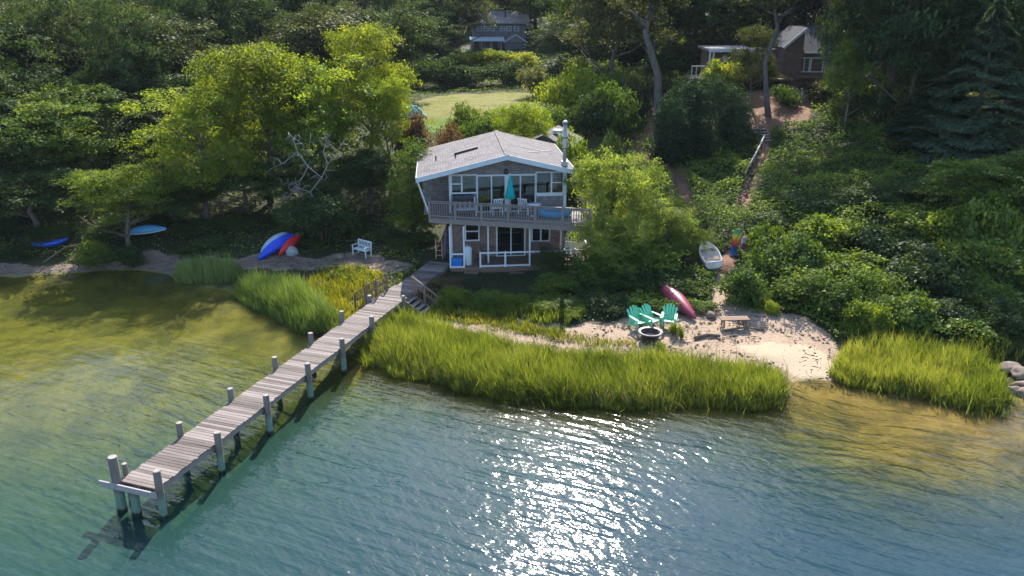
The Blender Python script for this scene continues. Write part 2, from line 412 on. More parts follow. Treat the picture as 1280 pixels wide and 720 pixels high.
# the cove left of the dock lies in the lee of the trees
_a, _b = PZ(172, 606, 0), PZ(499, 365, 0)
side = ((co_[:, 0] - _a.x) * (_b.y - _a.y) - (co_[:, 1] - _a.y) * (_b.x - _a.x)) / math.hypot(_b.x - _a.x, _b.y - _a.y)
lee = np.clip((side + 9) / 12, 0, 1) * .55 + np.clip((34 - co_[:, 1]) / 14, 0, 1) * np.clip(1 - (side + 9) / 12, 0, 1) * .25
attr(wm, 'wind', (.27 + lee * 1.3) * np.clip(.36 + np.maximum(-H(co_[:, 0], co_[:, 1]), 0) / .85, .36, 1))
attr(wm, 'open', np.clip((side - 2) / 14, 0, 1))
def water_mat():
    m, n = new_mat('water')
    tc = N(n, 'TexCoord')
    dep = n.nodes.new('ShaderNodeAttribute'); dep.attribute_name = 'depth'; dep = dep.outputs['Fac']
    def wave(scale, rot, dist, stretch, det=3.0, rough=.5):
        mp = N(n, 'Mapping'); mp.vector_type = 'TEXTURE'; mp.inputs['Rotation'].default_value = (0, 0, rot); mp.inputs['Scale'].default_value = tuple(1 / q for q in stretch)
        L(n, tc.outputs['Object'], mp.inputs[0])
        t = N(n, 'TexNoise', Scale=scale, Detail=det, Roughness=rough, Distortion=dist); L(n, mp.outputs[0], t.inputs['Vector'])
        return t.outputs[0]
    # wind ripples: long crests, short wavelength; a crossing train and a fine chop
    w1 = wave(1.0, R(-24), .25, (.34, 2.3, 1), 2.0)
    w2 = wave(1.0, R(-52), .3, (1.1, 3.2, 1), 2.0)
    w3 = wave(3.0, R(-20), .0, (.9, 1.3, 1), 2.0)
    w4 = wave(.13, 0, .4, (1, 1, 1))              # calm and ruffled patches
    hgt = math_(n, 'ADD', math_(n, 'MULTIPLY', w1, 1.25), math_(n, 'MULTIPLY', w2, .6))
    hgt = math_(n, 'ADD', hgt, math_(n, 'MULTIPLY', w3, .33))
    amp = ramp(n, [(.32, (.5, .5, .5)), (.62, (1, 1, 1))], w4).outputs[0]
    hgt = math_(n, 'MULTIPLY', hgt, amp)
    cm = n.nodes.new('ShaderNodeAttribute'); cm.attribute_name = 'wind'; hgt = math_(n, 'MULTIPLY', hgt, cm.outputs['Fac'])
    bp = N(n, 'Bump', Strength=1.0, Distance=.072); L(n, hgt, bp.inputs['Height'])
    fr = N(n, 'Fresnel', IOR=1.265); L(n, bp.outputs[0], fr.inputs['Normal'])
    gl = N(n, 'BsdfGlossy', Roughness=.085); L(n, bp.outputs[0], gl.inputs['Normal'])
    hd = math_(n, 'MULTIPLY', dep, .5)
    tint = ramp(n, [(0, (.95, .92, .82)), (.3, (.86, .88, .62)), (.55, (.62, .76, .56)), (1, (.36, .6, .58))], hd).outputs[0]
    tr = N(n, 'BsdfTransparent'); L(n, tint, tr.inputs[0])
    body = ramp(n, [(0, (.10, .085, .03)), (.4, (.06, .085, .035)), (.65, (.026, .072, .05)), (1, (.016, .055, .06))], hd).outputs[0]
    op = n.nodes.new('ShaderNodeAttribute'); op.attribute_name = 'open'
    body2 = ramp(n, [(0, (.10, .085, .03)), (.4, (.06, .08, .045)), (.65, (.028, .06, .068)), (1, (.022, .055, .078))], hd).outputs[0]
    df = N(n, 'BsdfDiffuse'); L(n, mixc(n, op.outputs['Fac'], body, body2), df.inputs[0])
    turb = ramp(n, [(0, (0, 0, 0)), (.25, (.12, .12, .12)), (.55, (.4, .4, .4)), (1, (.72, .72, .72))], hd).outputs[0]
    mx = N(n, 'MixShader'); L(n, turb, mx.inputs[0]); L(n, tr.outputs[0], mx.inputs[1]); L(n, df.outputs[0], mx.inputs[2])
    m2 = N(n, 'MixShader'); L(n, fr.outputs[0], m2.inputs[0]); L(n, mx.outputs[0], m2.inputs[1]); L(n, gl.outputs[0], m2.inputs[2])
    o = N(n, 'OutputMaterial'); L(n, m2.outputs[0], o.inputs[0])
    return m
wo_ = link('water', wm, water_mat()); wo_['kind'] = 'structure'
# ------------------------------------------------------------------ foliage: every leaf (or spray of leaves) is a small bent face
rng = np.random.default_rng(11)
def leaf_mesh(name, c, nrm, size, tint, aspect=.55, along=None):
    n = len(c)
    nrm = nrm / np.maximum(np.linalg.norm(nrm, axis=1, keepdims=True), 1e-6)
    a = rng.normal(size=(n, 3)) if along is None else along
    u = np.cross(nrm, a); u /= np.maximum(np.linalg.norm(u, axis=1, keepdims=True), 1e-6)
    if along is not None: u = np.cross(u, nrm)
    v = np.cross(nrm, u)
    s = np.asarray(size)[:, None] * .5
    k = nrm * s * .35
    V = np.stack([c - u * s - k, c + v * s * aspect, c + u * s - k, c - v * s * aspect], 1).reshape(-1, 3)
    F = np.arange(4 * n, dtype=np.int32)
    me = bpy.data.meshes.new(name)
    me.vertices.add(4 * n); me.vertices.foreach_set('co', V.astype(np.float32).ravel())
    me.loops.add(4 * n); me.loops.foreach_set('vertex_index', F)
    me.polygons.add(n); me.polygons.foreach_set('loop_start', np.arange(0, 4 * n, 4, dtype=np.int32))
    me.update()
    attr(me, 'tint', np.repeat(tint, 4))
    return me

def sph(n, zmin=-1.0):
    z = rng.uniform(zmin, 1, n); t = rng.uniform(0, 2 * PI, n); r = np.sqrt(np.maximum(0, 1 - z * z))
    return np.stack([r * np.cos(t), r * np.sin(t), z], 1)

def crown_mesh(name, lobes, clumps, per, cr, ls, flat=.6, aspect=.55, inner=.15, zmin=-.55, up=.45, shell=(.72, 1.03), hole=.0):
    """lobes: ellipsoids (x, y, z, rx, ry, rz). Clumps of leaves sit on their shells, the crown stays open between them."""
    lo = np.array(lobes, float)
    area = (lo[:, 3] * lo[:, 4] + lo[:, 3] * lo[:, 5] + lo[:, 4] * lo[:, 5]); area /= area.sum()
    C, O = [], []
    while len(C) < clumps:
        i = rng.choice(len(lo), p=area)
        d = sph(1, zmin)[0]; r = rng.uniform(*shell) if rng.random() > inner else rng.uniform(.2, .7)
        p = lo[i, :3] + d * lo[i, 3:] * r
        q = np.sqrt((((p - lo[:, :3]) / lo[:, 3:]) ** 2).sum(1)); q[i] = 9
        if (q < .6).any() and rng.random() < .85: continue
        C.append(p); O.append(d / lo[i, 3:] * lo[i, 3:].mean())
    C = np.array(C); O = np.array(O)
    cs = cr * rng.uniform(.55, 1.35, clumps)
    cnt = np.maximum(8, (per * (cs / cr) ** 2).astype(int))
    idx = np.repeat(np.arange(clumps), cnt); n = len(idx)
    # a clump is a handful of twigs, each ending in its own tuft of leaves; the tufts lie in tilted sprays
    ns = 9
    sg = rng.normal(size=(clumps, ns, 3)) * .5
    sn = rng.normal(size=(clumps, ns, 3)) * .38
    si = rng.integers(0, ns, n)
    g = sg[idx, si]
    tuft = rng.normal(size=(n, 3)) * (.16 * cs[idx] + .35 * ls)[:, None] * np.array([1, 1, .55])
    p = C[idx] + g * cs[idx][:, None] * np.array([1, 1, flat]) + tuft
    p[:, 2] -= (g[:, 0] ** 2 + g[:, 1] ** 2) * cs[idx] * .25
    nr = O[idx] * .35 + np.array([0, 0, up]) + sn[idx, si] + rng.normal(size=(n, 3)) * .38
    tint = np.clip(rng.normal(.5, .13, clumps)[idx] + rng.normal(0, .1, (clumps, ns))[idx, si] + rng.normal(0, .12, n), 0, 1)
    return leaf_mesh(name, p, nr, ls * rng.uniform(.6, 1.35, n), tint, aspect)

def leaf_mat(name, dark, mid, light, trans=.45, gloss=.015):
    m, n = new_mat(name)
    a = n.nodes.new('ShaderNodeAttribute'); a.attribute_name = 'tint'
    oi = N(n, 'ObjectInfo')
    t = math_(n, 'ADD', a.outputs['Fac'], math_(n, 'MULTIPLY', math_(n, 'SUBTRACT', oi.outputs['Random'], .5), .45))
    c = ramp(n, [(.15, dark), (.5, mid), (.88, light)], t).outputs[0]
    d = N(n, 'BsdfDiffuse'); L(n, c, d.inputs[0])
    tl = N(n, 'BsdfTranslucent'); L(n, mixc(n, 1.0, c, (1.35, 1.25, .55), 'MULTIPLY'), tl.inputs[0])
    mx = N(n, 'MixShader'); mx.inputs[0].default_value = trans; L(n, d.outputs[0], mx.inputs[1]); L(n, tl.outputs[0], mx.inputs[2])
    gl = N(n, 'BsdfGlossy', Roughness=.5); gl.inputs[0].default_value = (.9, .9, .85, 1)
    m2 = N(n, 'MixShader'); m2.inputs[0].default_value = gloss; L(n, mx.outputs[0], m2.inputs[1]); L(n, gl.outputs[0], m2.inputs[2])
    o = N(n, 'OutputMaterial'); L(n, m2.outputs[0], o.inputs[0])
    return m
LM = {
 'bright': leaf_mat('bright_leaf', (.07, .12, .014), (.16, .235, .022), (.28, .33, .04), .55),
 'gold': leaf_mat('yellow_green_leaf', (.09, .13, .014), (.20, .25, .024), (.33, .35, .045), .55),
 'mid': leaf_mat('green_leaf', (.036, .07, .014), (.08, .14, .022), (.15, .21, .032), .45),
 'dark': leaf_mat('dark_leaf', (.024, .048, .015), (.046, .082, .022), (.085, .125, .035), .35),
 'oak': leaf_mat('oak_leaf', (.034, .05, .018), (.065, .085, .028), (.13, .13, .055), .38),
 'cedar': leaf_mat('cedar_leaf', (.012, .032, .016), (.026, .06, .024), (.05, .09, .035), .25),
 'willow': leaf_mat('pale_narrow_leaf', (.12, .17, .035), (.24, .31, .06), (.37, .42, .11), .6),
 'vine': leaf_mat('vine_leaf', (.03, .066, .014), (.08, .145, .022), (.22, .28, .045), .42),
 'spruce': leaf_mat('spruce_needle', (.024, .05, .03), (.048, .088, .05), (.095, .14, .075), .3),
 'brown': leaf_mat('reddish_brown_leaf', (.06, .04, .025), (.12, .075, .045), (.2, .13, .075), .4),
 'pale': leaf_mat('pale_flower_leaf', (.09, .11, .05), (.2, .2, .10), (.36, .33, .19), .45),
}
bark = plain('bark', (.13, .105, .085), .9, .5, 5, .1, (1, 1, .25), bump=.03)
bark_pale = plain('weathered_bark', (.12, .105, .10), .85, .35, 6, .1, (1, 1, .3), bump=.02)

def limb_tree(mb, base, top, r0, seed, limbs, spread, n=7, low=.25):
    """a tapered, slightly crooked trunk with forked limbs"""
    rr = random.Random(seed)
    base, top = Vector(base), Vector(top)
    pts = [base.lerp(top, t) + Vector((rr.uniform(-1, 1), rr.uniform(-1, 1), 0)) * (.04 * (top - base).length * math.sin(PI * t)) for t in (0, .15, .35, .55, .75, 1)]
    rad = [r0 * k for k in (1.35, 1.0, .82, .62, .4, .12)]
    mb.tube(pts, rad, n)
    for i in range(limbs):
        t = rr.uniform(low, .88); k = min(int(t * 5), 4)
        p = pts[k].lerp(pts[k + 1], t * 5 - k)
        a = i * 2.4 + rr.uniform(-.4, .4)
        ln = spread * rr.uniform(.6, 1.0) * (1.1 - .5 * t)
        q = p + Vector((math.cos(a), math.sin(a), rr.uniform(.35, .9))) * ln
        mid_ = p.lerp(q, .5) + Vector((0, 0, -.07 * ln))
        rb = r0 * (1 - t) * .55 + .03
        mb.tube([p, mid_, q], [rb, rb * .65, rb * .2], 5)
        for j in range(2):
            b = a + rr.uniform(-1, 1)
            q2 = mid_.lerp(q, .4 + .3 * j) + Vector((math.cos(b), math.sin(b), rr.uniform(.1, .8))) * ln * .45
            mb.tube([mid_.lerp(q, .3 + .3 * j), q2], [rb * .4, rb * .1], 4)
    return mb

PROTO = {}
def proto_tree(key, name, crown_me, trunk_mb, mat, height, width, tm=None, mats=None):
    PROTO[key] = dict(name=name, crown=crown_me, trunk=trunk_mb.mesh(key + '_trunk') if trunk_mb else None, mat=mat, h=height, w=width, tm=tm or bark)
def lob(n, R0, zc, rr_, zr, seed, rx=(.38, .6)):
    q = random.Random(seed); out = [(0, 0, zc, R0 * .62, R0 * .62, zr * .8)]
    for i in range(n):
        a = i * 2.39996 + q.uniform(-.3, .3); r = R0 * q.uniform(.35, .68); s = R0 * q.uniform(*rx)
        out.append((r * math.cos(a), r * math.sin(a), zc + q.uniform(-.75, .8) * zr, s, s, s * q.uniform(.6, .9)))
    return out
# deciduous shapes, about 10 m high; leaf = a spray of .2 m
for key, seed, nl, R0, zc, zr, cl, per in (('tree_a', 1, 11, 4.2, 6.2, 3.3, 210, 105), ('tree_b', 2, 13, 4.6, 5.6, 3.4, 230, 105), ('tree_c', 3, 9, 3.5, 6.4, 3.4, 180, 105), ('tree_d', 4, 14, 4.8, 6.0, 3.2, 240, 100)):
    lb = lob(nl, R0, zc, 0, zr, seed)
    proto_tree(key, 'broadleaf_tree', crown_mesh(key + '_crown', lb, int(cl * .7), int(per * 1.35), .95, .215, .38, .6, .1, -.45, .6, (.8, 1.08)), limb_tree(MB(), (0, 0, -.4), (0.2, 0, 8.6), .22, seed, 12, 4.0), 'mid', 10.0, 2 * R0)
# airy tree: sprays with sky gaps (the bright ones on the bank)
for key, seed in (('airy_a', 21), ('airy_b', 22)):
    lb = lob(15, 4.3, 6.0, 0, 3.6, seed, (.26, .42))
    proto_tree(key, 'broadleaf_tree', crown_mesh(key + '_crown', lb, 230, 105, .82, .175, .32, .55, .15, -.5, .6, (.75, 1.12)), limb_tree(MB(), (0, 0, -.4), (0.3, 0, 8.8), .2, seed, 16, 4.0), 'bright', 10.0, 8.6)
# fine-leaved, drooping (beside the house)
lb = lob(10, 3.0, 3.2, 0, 2.2, 31, (.36, .55))
proto_tree('willow', 'broadleaf_tree', crown_mesh('willow_crown', lb, 190, 160, .62, .17, .7, .34, .1, -.8, .35, (.75, 1.12)), limb_tree(MB(), (0, 0, -.3), (0.2, 0, 4.6), .14, 31, 9, 2.4), 'willow', 6.0, 6.0)
# dense round bush, 2.4 m across 1.6 m high
def proto_bush(key, seed, mat, cl, per, cr, ls, nl=7, R0=1.15, zc=.75, zr=.55, name='bush', **kw):
    lb = lob(nl, R0, zc, 0, zr, seed, (.4, .62))
    mb = MB(); q = random.Random(seed)
    for i in range(7):
        a = i * .9; mb.tube([(0.05 * math.cos(a), .05 * math.sin(a), -.2), (.3 * math.cos(a), .3 * math.sin(a), .5), (.75 * math.cos(a) * R0, .75 * math.sin(a) * R0, q.uniform(.8, 1.3) * zc)], [.03, .02, .006], 4)
    proto_tree(key, name, crown_mesh(key + '_crown', lb, cl, per, cr, ls, **kw), mb, mat, zc + zr * 1.3, 2.2 * R0)
proto_bush('bush_a', 41, 'mid', 90, 62, .36, .13, flat=.6)
proto_bush('bush_b', 42, 'mid', 100, 55, .34, .12, flat=.6)
proto_bush('vine_a', 43, 'vine', 105, 70, .42, .135, 9, 1.3, .6, .5, 'vine_covered_bush', flat=.4, aspect=.75, up=.7)
proto_bush('vine_b', 44, 'vine', 105, 70, .42, .13, 8, 1.25, .7, .6, 'vine_covered_bush', flat=.4, aspect=.75, up=.7)
proto_bush('fine_bush', 45, 'dark', 110, 90, .33, .085, aspect=.35)
# cedar: dense upright cone with vertical sprays
def cone_mesh(name, h, r, n, ls, aspect, tiers=None, droop=0.0, power=.75):
    z = h * rng.uniform(0, 1, n) ** 1.0
    ang = rng.uniform(0, 2 * PI, n)
    prof = r * np.clip(1 - z / h, 0.02, 1) ** power * (1 - .55 * np.exp(-z / (.06 * h)))
    bumps = .78 + .5 * vnoise(ang * 1.6 + 40, z * 1.2 + 7, 9)
    rad = prof * bumps * rng.uniform(.55, 1.05, n) ** .5
    if tiers:
        ph = (z / h * tiers + .35 * np.sin(ang * 3 + z)) % 1.0
        z = z - (ph - .25) * h / tiers * .72
        rad = rad * (1.1 - .35 * np.abs(ph - .4)); z = z - droop * rad
    p = np.stack([rad * np.cos(ang), rad * np.sin(ang), z], 1)
    out = np.stack([np.cos(ang), np.sin(ang), np.full(n, .6 if not tiers else .25)], 1)
    nr = out * .5 + rng.normal(size=(n, 3)) * .5 + np.array([0, 0, .9 if tiers else .2])
    al = out + rng.normal(size=(n, 3)) * .35 + np.array([0, 0, .7 if not tiers else -.1])
    return leaf_mesh(name, p, nr, ls * rng.uniform(.6, 1.3, n), np.clip(rng.normal(.5, .2, n), 0, 1), aspect, al)
proto_tree('cedar', 'cedar_tree', cone_mesh('cedar_crown', 6.0, 1.7, 17000, .24, .32, power=.42), MB().tube([(0, 0, -.4), (0, 0, 5.6)], [.14, .02], 6), 'cedar', 6.0, 3.0)
proto_tree('spruce', 'spruce_tree', cone_mesh('spruce_crown', 12.0, 3.9, 44000, .38, .36, 11, .18, .8), MB().tube([(0, 0, -.4), (0, 0, 11.6)], [.22, .03], 8), 'spruce', 12.0, 7.4)

lb = [(0, 0, 3.2, 1.25, 1.25, 2.6), (.3, -.3, 2.0, 1.2, 1.2, 1.8), (-.4, .2, 2.3, 1.1, 1.1, 1.9), (.2, .4, 4.4, .8, .8, 1.4), (-.2, -.4, 1.2, 1.25, 1.2, 1.1)]
proto_tree('round', 'round_tree', crown_mesh('round_crown', lb, 190, 95, .42, .13, .8, .45, .1, -.8, .3), MB().tube([(0, 0, -.4), (0, 0, 5.0)], [.13, .02], 6), 'mid', 6.0, 2.9)
COUNT = {}
def plant(key, pos, height, width, label, cat='tree', mat=None, group=None, rz=None, name=None, trunk=True, depth=None):
    P = PROTO[key]
    o = empty(name or P['name'], label, cat, pos, random.uniform(0, 2 * PI) if rz is None else rz, group)
    sw = width / P['w']
    o.scale = (sw, sw if depth is None else depth / P['w'], height / P['h'])
    c = link('crown' if cat == 'tree' else 'foliage', P['crown'], None, o)
    if not P['crown'].materials: P['crown'].materials.append(LM[P['mat']])
    c.material_slots[0].link = 'OBJECT'; c.material_slots[0].material = LM[mat or P['mat']]
    if trunk and P['trunk']:
        t = link('trunk' if cat == 'tree' else 'stem', P['trunk'], P['tm'], o)
    return o
def plant_at(key, px, ytop, D, wpx, label, cat='tree', mat=None, group=None, **kw):
    """the crown centre's and top's direction, the ground distance and the crown's width in the survey picture"""
    top = PD(px, ytop, D); g_ = hz(top.x, top.y)
    dep = D * CP - (g_ + (top.z - g_) / 2 - CAM_H) * SP
    return plant(key, (top.x, top.y, g_ - .05), max(top.z - g_, .5), wpx / FPX * dep, label, cat, mat, group, **kw)
# ------------------------------------------------------------------ the trees one can tell apart
T = plant_at
# left bank
T('airy_a', 235, 106, 54, 160, 'yellow-green airy tree on the left bank, broad and lit from behind', mat='bright', rz=.4)
T('airy_b', 318, 44, 57, 165, 'tall yellow-green tree with an open top behind the dead white branch', mat='gold', rz=1.4)
T('tree_a', 392, 66, 58, 150, 'bright green full tree right of the tall yellow-green one', mat='bright', rz=2.2)
T('airy_a', 455, 26, 64, 125, 'tall pale yellow-green tree at the left edge of the lawn', mat='gold', rz=4.0)
T('airy_b', 480, 88, 58, 70, 'slim yellow-green tree behind the rounded tree by the deck', mat='bright', rz=2.9)
T('airy_b', 146, 204, 49.5, 130, 'small tree leaning over the left beach and the light blue kayak', mat='bright', rz=.9)
T('tree_b', 78, 108, 58, 165, 'dark green tree with a lit top at the left edge', mat='mid', rz=.5)
T('tree_c', 10, 130, 56, 120, 'dark tree cut by the left edge of the picture', mat='dark', rz=1.5)
T('tree_a', -70, 90, 57, 160, 'dark tree just outside the left edge', mat='dark', rz=2.5)
T('tree_d', 60, 20, 74, 200, 'broad oak with grey-green sunlit leaves in the upper left', mat='oak', rz=.2)
T('tree_b', 165, 8, 76, 200, 'tall oak in the upper left with dry leaf tips', mat='oak', rz=1.2)
T('tree_c', -30, -10, 78, 180, 'oak in the top left corner', mat='oak', rz=2.0)
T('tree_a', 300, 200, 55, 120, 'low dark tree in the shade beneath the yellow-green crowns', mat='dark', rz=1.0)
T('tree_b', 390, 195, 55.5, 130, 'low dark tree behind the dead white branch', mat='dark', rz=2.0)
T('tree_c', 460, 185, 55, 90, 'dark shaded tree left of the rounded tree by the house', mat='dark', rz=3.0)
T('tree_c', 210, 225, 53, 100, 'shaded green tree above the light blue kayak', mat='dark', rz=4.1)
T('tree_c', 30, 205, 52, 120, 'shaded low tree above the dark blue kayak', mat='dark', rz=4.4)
T('round', 512, 172, 51.5, 62, 'rounded dense green tree beside the left corner of the deck', mat='mid', rz=0)
# behind the lawn
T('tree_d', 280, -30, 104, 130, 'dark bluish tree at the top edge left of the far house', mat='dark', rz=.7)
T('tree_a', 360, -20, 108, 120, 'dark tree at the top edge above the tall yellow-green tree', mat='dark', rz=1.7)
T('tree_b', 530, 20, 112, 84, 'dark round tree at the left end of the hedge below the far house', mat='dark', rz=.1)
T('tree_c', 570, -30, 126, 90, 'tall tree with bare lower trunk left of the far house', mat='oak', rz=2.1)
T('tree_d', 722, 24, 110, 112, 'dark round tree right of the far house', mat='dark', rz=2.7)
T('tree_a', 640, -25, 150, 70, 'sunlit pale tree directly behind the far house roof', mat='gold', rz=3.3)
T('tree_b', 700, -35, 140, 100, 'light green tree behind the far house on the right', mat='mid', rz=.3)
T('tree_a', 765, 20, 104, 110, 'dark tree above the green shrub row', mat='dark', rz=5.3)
T('tree_c', 775, -60, 84, 120, 'oak with yellowed leaves beside the tall bare trunk', mat='oak', rz=4.3)
for i, (px, yt, w_) in enumerate([(505, 80, 60), (545, 74, 60), (590, 82, 60), (632, 78, 60)]):
    plant_at('bush_a', px, yt, 98 + i, w_, ['dark bush at the left end of the row behind the lawn', 'second dark bush from the left in the row behind the lawn', 'third dark bush from the left in the row behind the lawn', 'dark bush behind the lawn beside the pale flowering bush'][i], 'bush', 'dark')
# right
T('tree_a', 1112, -150, 66, 116, 'ivy-hung dark tree at the right end of the brown house', mat='dark', rz=4.0)
T('tree_d', 1160, -210, 64, 200, 'huge dark tree in deep shade in the upper right', mat='dark', rz=2.0)
T('tree_b', 1250, -180, 70, 190, 'dark tree in the top right corner behind the blue-green spruce', mat='dark', rz=1.0)
T('tree_c', 1072, 40, 63, 50, 'narrow vine-wrapped tree right of the brown house', mat='vine', rz=1.9)
T('spruce', 1250, 0, 56, 150, 'blue-green spruce with drooping layers at the right edge', rz=.3)
T('spruce', 1180, 90, 58, 110, 'shorter spruce in shade left of the blue-green one', mat='cedar', rz=1.3)
T('tree_c', 1240, 192, 45, 120, 'sunlit vine-covered tree at the right edge above the marsh grass', mat='vine', rz=1.3)
T('tree_d', 1330, 180, 46, 150, 'vine-covered tree just past the right edge', mat='vine', rz=2.3)
T('round', 858, 96, 64, 60, 'left of the dark rounded trees below the upper deck', mat='cedar', rz=0.2)
T('round', 892, 92, 63, 62, 'middle one of the dark rounded trees below the upper deck', mat='cedar', rz=1.2)
T('round', 922, 104, 64, 50, 'right one of the dark rounded trees below the upper deck', mat='cedar', rz=2.2)
T('round', 842, 118, 61, 50, 'lowest of the dark rounded trees, at the foot of the tall bare trunk', mat='cedar', rz=3.2)
# beside the house
T('willow', 768, 192, 45.5, 112, 'pale olive fine-leaved tree against the right corner of the house', mat='willow', rz=.4)
T('willow', 838, 250, 45.3, 98, 'pale olive fine-leaved tree above the white rowing boat', mat='willow', rz=2.0)
T('willow', 775, 268, 43, 95, 'grey-green fine-leaved tree hiding the right end of the deck', mat='willow', rz=4.0)

# oak with a high bare trunk, and the pale-trunk tree in front of the brown house
def bare_trunk(name, label, px, ybase, D, ytop, r0, lean, seed, mat, clumps, tm, zlo=.45):
    g_ = PD(px, ybase, D); g_.z = hz(g_.x, g_.y); top = PD(px + lean, ytop, D); h = top.z - g_.z
    o = empty(name, label, 'tree', g_)
    mb = MB(); limb_tree(mb, (0, 0, -.4), (top.x - g_.x, 0, h), r0, seed, 13, 2.6, 9, .6)
    mb.build('trunk', tm, o)
    lb = lob(9, 4.2, h * .82, 0, h * .25, seed, (.25, .4)) 
    lb = [(x + (top.x - g_.x) * .7, y, max(z, h * zlo), a, b, c) for x, y, z, a, b, c in lb]
    c = link('crown', crown_mesh(name + '_crown', lb, clumps, 52, .62, .24, .45, .55, .3), LM[mat], o)
    return o
bare_trunk('oak_tree', 'tall oak with a thick bare grey trunk rising right of the shrub row', 824, 172, 66, -90, .34, -14, 5, 'oak', 230, bark_pale)
bare_trunk('oak_tree', 'tree with a pale trunk standing in front of the brown house', 961, 150, 68.5, -70, .22, 2, 8, 'oak', 230, bark_pale, .42)
bare_trunk('oak_tree', 'tall leaning oak at the top edge above the brown house', 1048, 100, 74, -90, .3, -30, 9, 'oak', 110, bark_pale, .6)

# dead tree with bleached forked branches
d0 = PG(402, 300); o = empty('dead_tree', 'dead white leafless tree with forked branches in front of the left woods', 'tree', d0)
mb = MB(); rr = random.Random(3)
def dpt(px, py, D=51.3): return PD(px, py, D) - Vector(d0)
DB = [([(402, 300), (398, 260), (388, 240), (372, 235), (358, 247)], .09), ([(388, 240), (402, 222), (410, 205), (422, 190), (432, 172)], .085), ([(402, 222), (385, 208), (372, 190), (366, 172), (360, 165)], .07),
      ([(410, 205), (404, 190), (408, 176), (404, 166)], .05), ([(372, 190), (352, 205), (336, 212)], .05), ([(385, 208), (378, 222), (372, 232)], .04), ([(366, 172), (378, 180), (392, 178)], .035), ([(398, 260), (410, 248), (418, 246)], .035), ([(388, 240), (366, 250), (352, 242)], .035),
      ([(422, 190), (412, 180), (408, 170)], .03), ([(352, 205), (346, 196)], .025), ([(372, 235), (362, 228), (350, 232)], .025)]
for k, (pts, r) in enumerate(DB):
    q = [dpt(x, y, 51.0 + .5 * math.sin(k * 1.7 + i * .9)) for i, (x, y) in enumerate(pts)]
    mb.tube(q, [r * .58 * (1 - .85 * i / (len(q) - 1)) for i in range(len(q))], 6)
for k, (pts, r) in enumerate(DB):
    for i in range(len(pts) - 1):
        for j in range(3):
            t = rr.random(); x = pts[i][0] + (pts[i + 1][0] - pts[i][0]) * t; y = pts[i][1] + (pts[i + 1][1] - pts[i][1]) * t
            if y > 255: continue
            a = rr.uniform(0, 6.28); l_ = rr.uniform(6, 16); a2 = a + rr.uniform(-.6, .6)
            p0 = dpt(x, y, 51.0 + .5 * math.sin(k * 1.7 + (i + t) * .9)); p1 = dpt(x + l_ * .5 * math.cos(a), y + l_ * .5 * math.sin(a), 51 + rr.uniform(-.4, .4)); p2 = dpt(x + l_ * math.cos(a2), y + l_ * math.sin(a2), 51 + rr.uniform(-.7, .7))
            mb.tube([p0, p1, p2], [.018, .013, .005], 4)
mb.build('trunk', plain('bleached_wood', (.34, .32, .30), .8, .3, 8, .1), o)
B0 = plant_at('bush_b', 402, 246, 50.3, 90, 'dark bush hiding the foot of the dead white tree', 'bush', 'dark'); B1 = plant_at('bush_a', 372, 252, 50.6, 60, 'dark bush left of the foot of the dead white tree', 'bush', 'dark')
# bare grey twigs sticking out of the crowns
# the wood beyond: row on row of single trees
rf = random.Random(77)
FL = {'dark': 'dark tree among many in the wood behind the lawn and houses', 'oak': 'grey-green oak among many in the wood on the hill', 'mid': 'green tree among many in the wood on the hill'}
spots = []
def wood(x0, x1, y0, y1, n, mats, hmin, hmax, avoid=()):
    k = 0; tries = 0
    while k < n and tries < n * 40:
        tries += 1
        x, y = rf.uniform(x0, x1), rf.uniform(y0, y1)
        if any((x - a) ** 2 + (y - b) ** 2 < 24 for a, b in spots): continue
        px, py = proj(x, y, hz(x, y) + 1)
        if any(a0 < px < a1 and d0_ < y < d1 for a0, a1, d0_, d1 in avoid): continue
        spots.append((x, y)); k += 1
        mt = rf.choice(mats)
        plant(rf.choice(['tree_a', 'tree_b', 'tree_c', 'tree_d']), (x, y, hz(x, y) - .1), rf.uniform(hmin - 2, hmax + 1.5), rf.uniform(6, 12), FL[mt], 'tree', mt, 'trees of the wood, ' + mt, rf.uniform(0, 6.28))
AV = [(480, 730, 0, 100), (560, 720, 0, 136), (780, 1060, 0, 88)]
wood(-62, -24, 62, 80, 16, ['dark', 'oak', 'dark'], 9, 12, AV)
wood(-70, -14, 80, 112, 26, ['dark', 'oak', 'dark'], 10, 13, AV)
wood(-80, 80, 112, 160, 46, ['dark', 'oak', 'dark', 'mid'], 11, 15, AV)
wood(14, 60, 84, 112, 22, ['dark', 'oak', 'dark'], 11, 15, AV)
wood(30, 70, 60, 84, 16, ['dark', 'dark', 'oak'], 10, 14, [(0, 1060, 0, 200)])
wood(-110, 110, 160, 215, 40, ['dark', 'oak', 'mid'], 12, 16)

def understory(x0, x1, y0, y1, n, avoid):
    k = 0; tries = 0
    while k < n and tries < n * 30:
        tries += 1
        x, y = rf.uniform(x0, x1), rf.uniform(y0, y1); px, py = proj(x, y, hz(x, y) + .5)
        if any(a0 < px < a1 and d0_ < y < d1 for a0, a1, d0_, d1 in avoid) or not -40 < px < 1320: continue
        k += 1; mt = rf.choice(['dark', 'dark', 'oak', 'mid'])
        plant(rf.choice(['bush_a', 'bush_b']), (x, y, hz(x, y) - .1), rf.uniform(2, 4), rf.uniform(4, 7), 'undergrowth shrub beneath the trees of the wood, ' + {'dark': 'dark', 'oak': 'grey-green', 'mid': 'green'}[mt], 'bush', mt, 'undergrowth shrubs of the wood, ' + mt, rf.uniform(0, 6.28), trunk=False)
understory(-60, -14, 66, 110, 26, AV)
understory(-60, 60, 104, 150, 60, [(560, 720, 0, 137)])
understory(8, 55, 84, 110, 34, [(480, 730, 0, 100)])
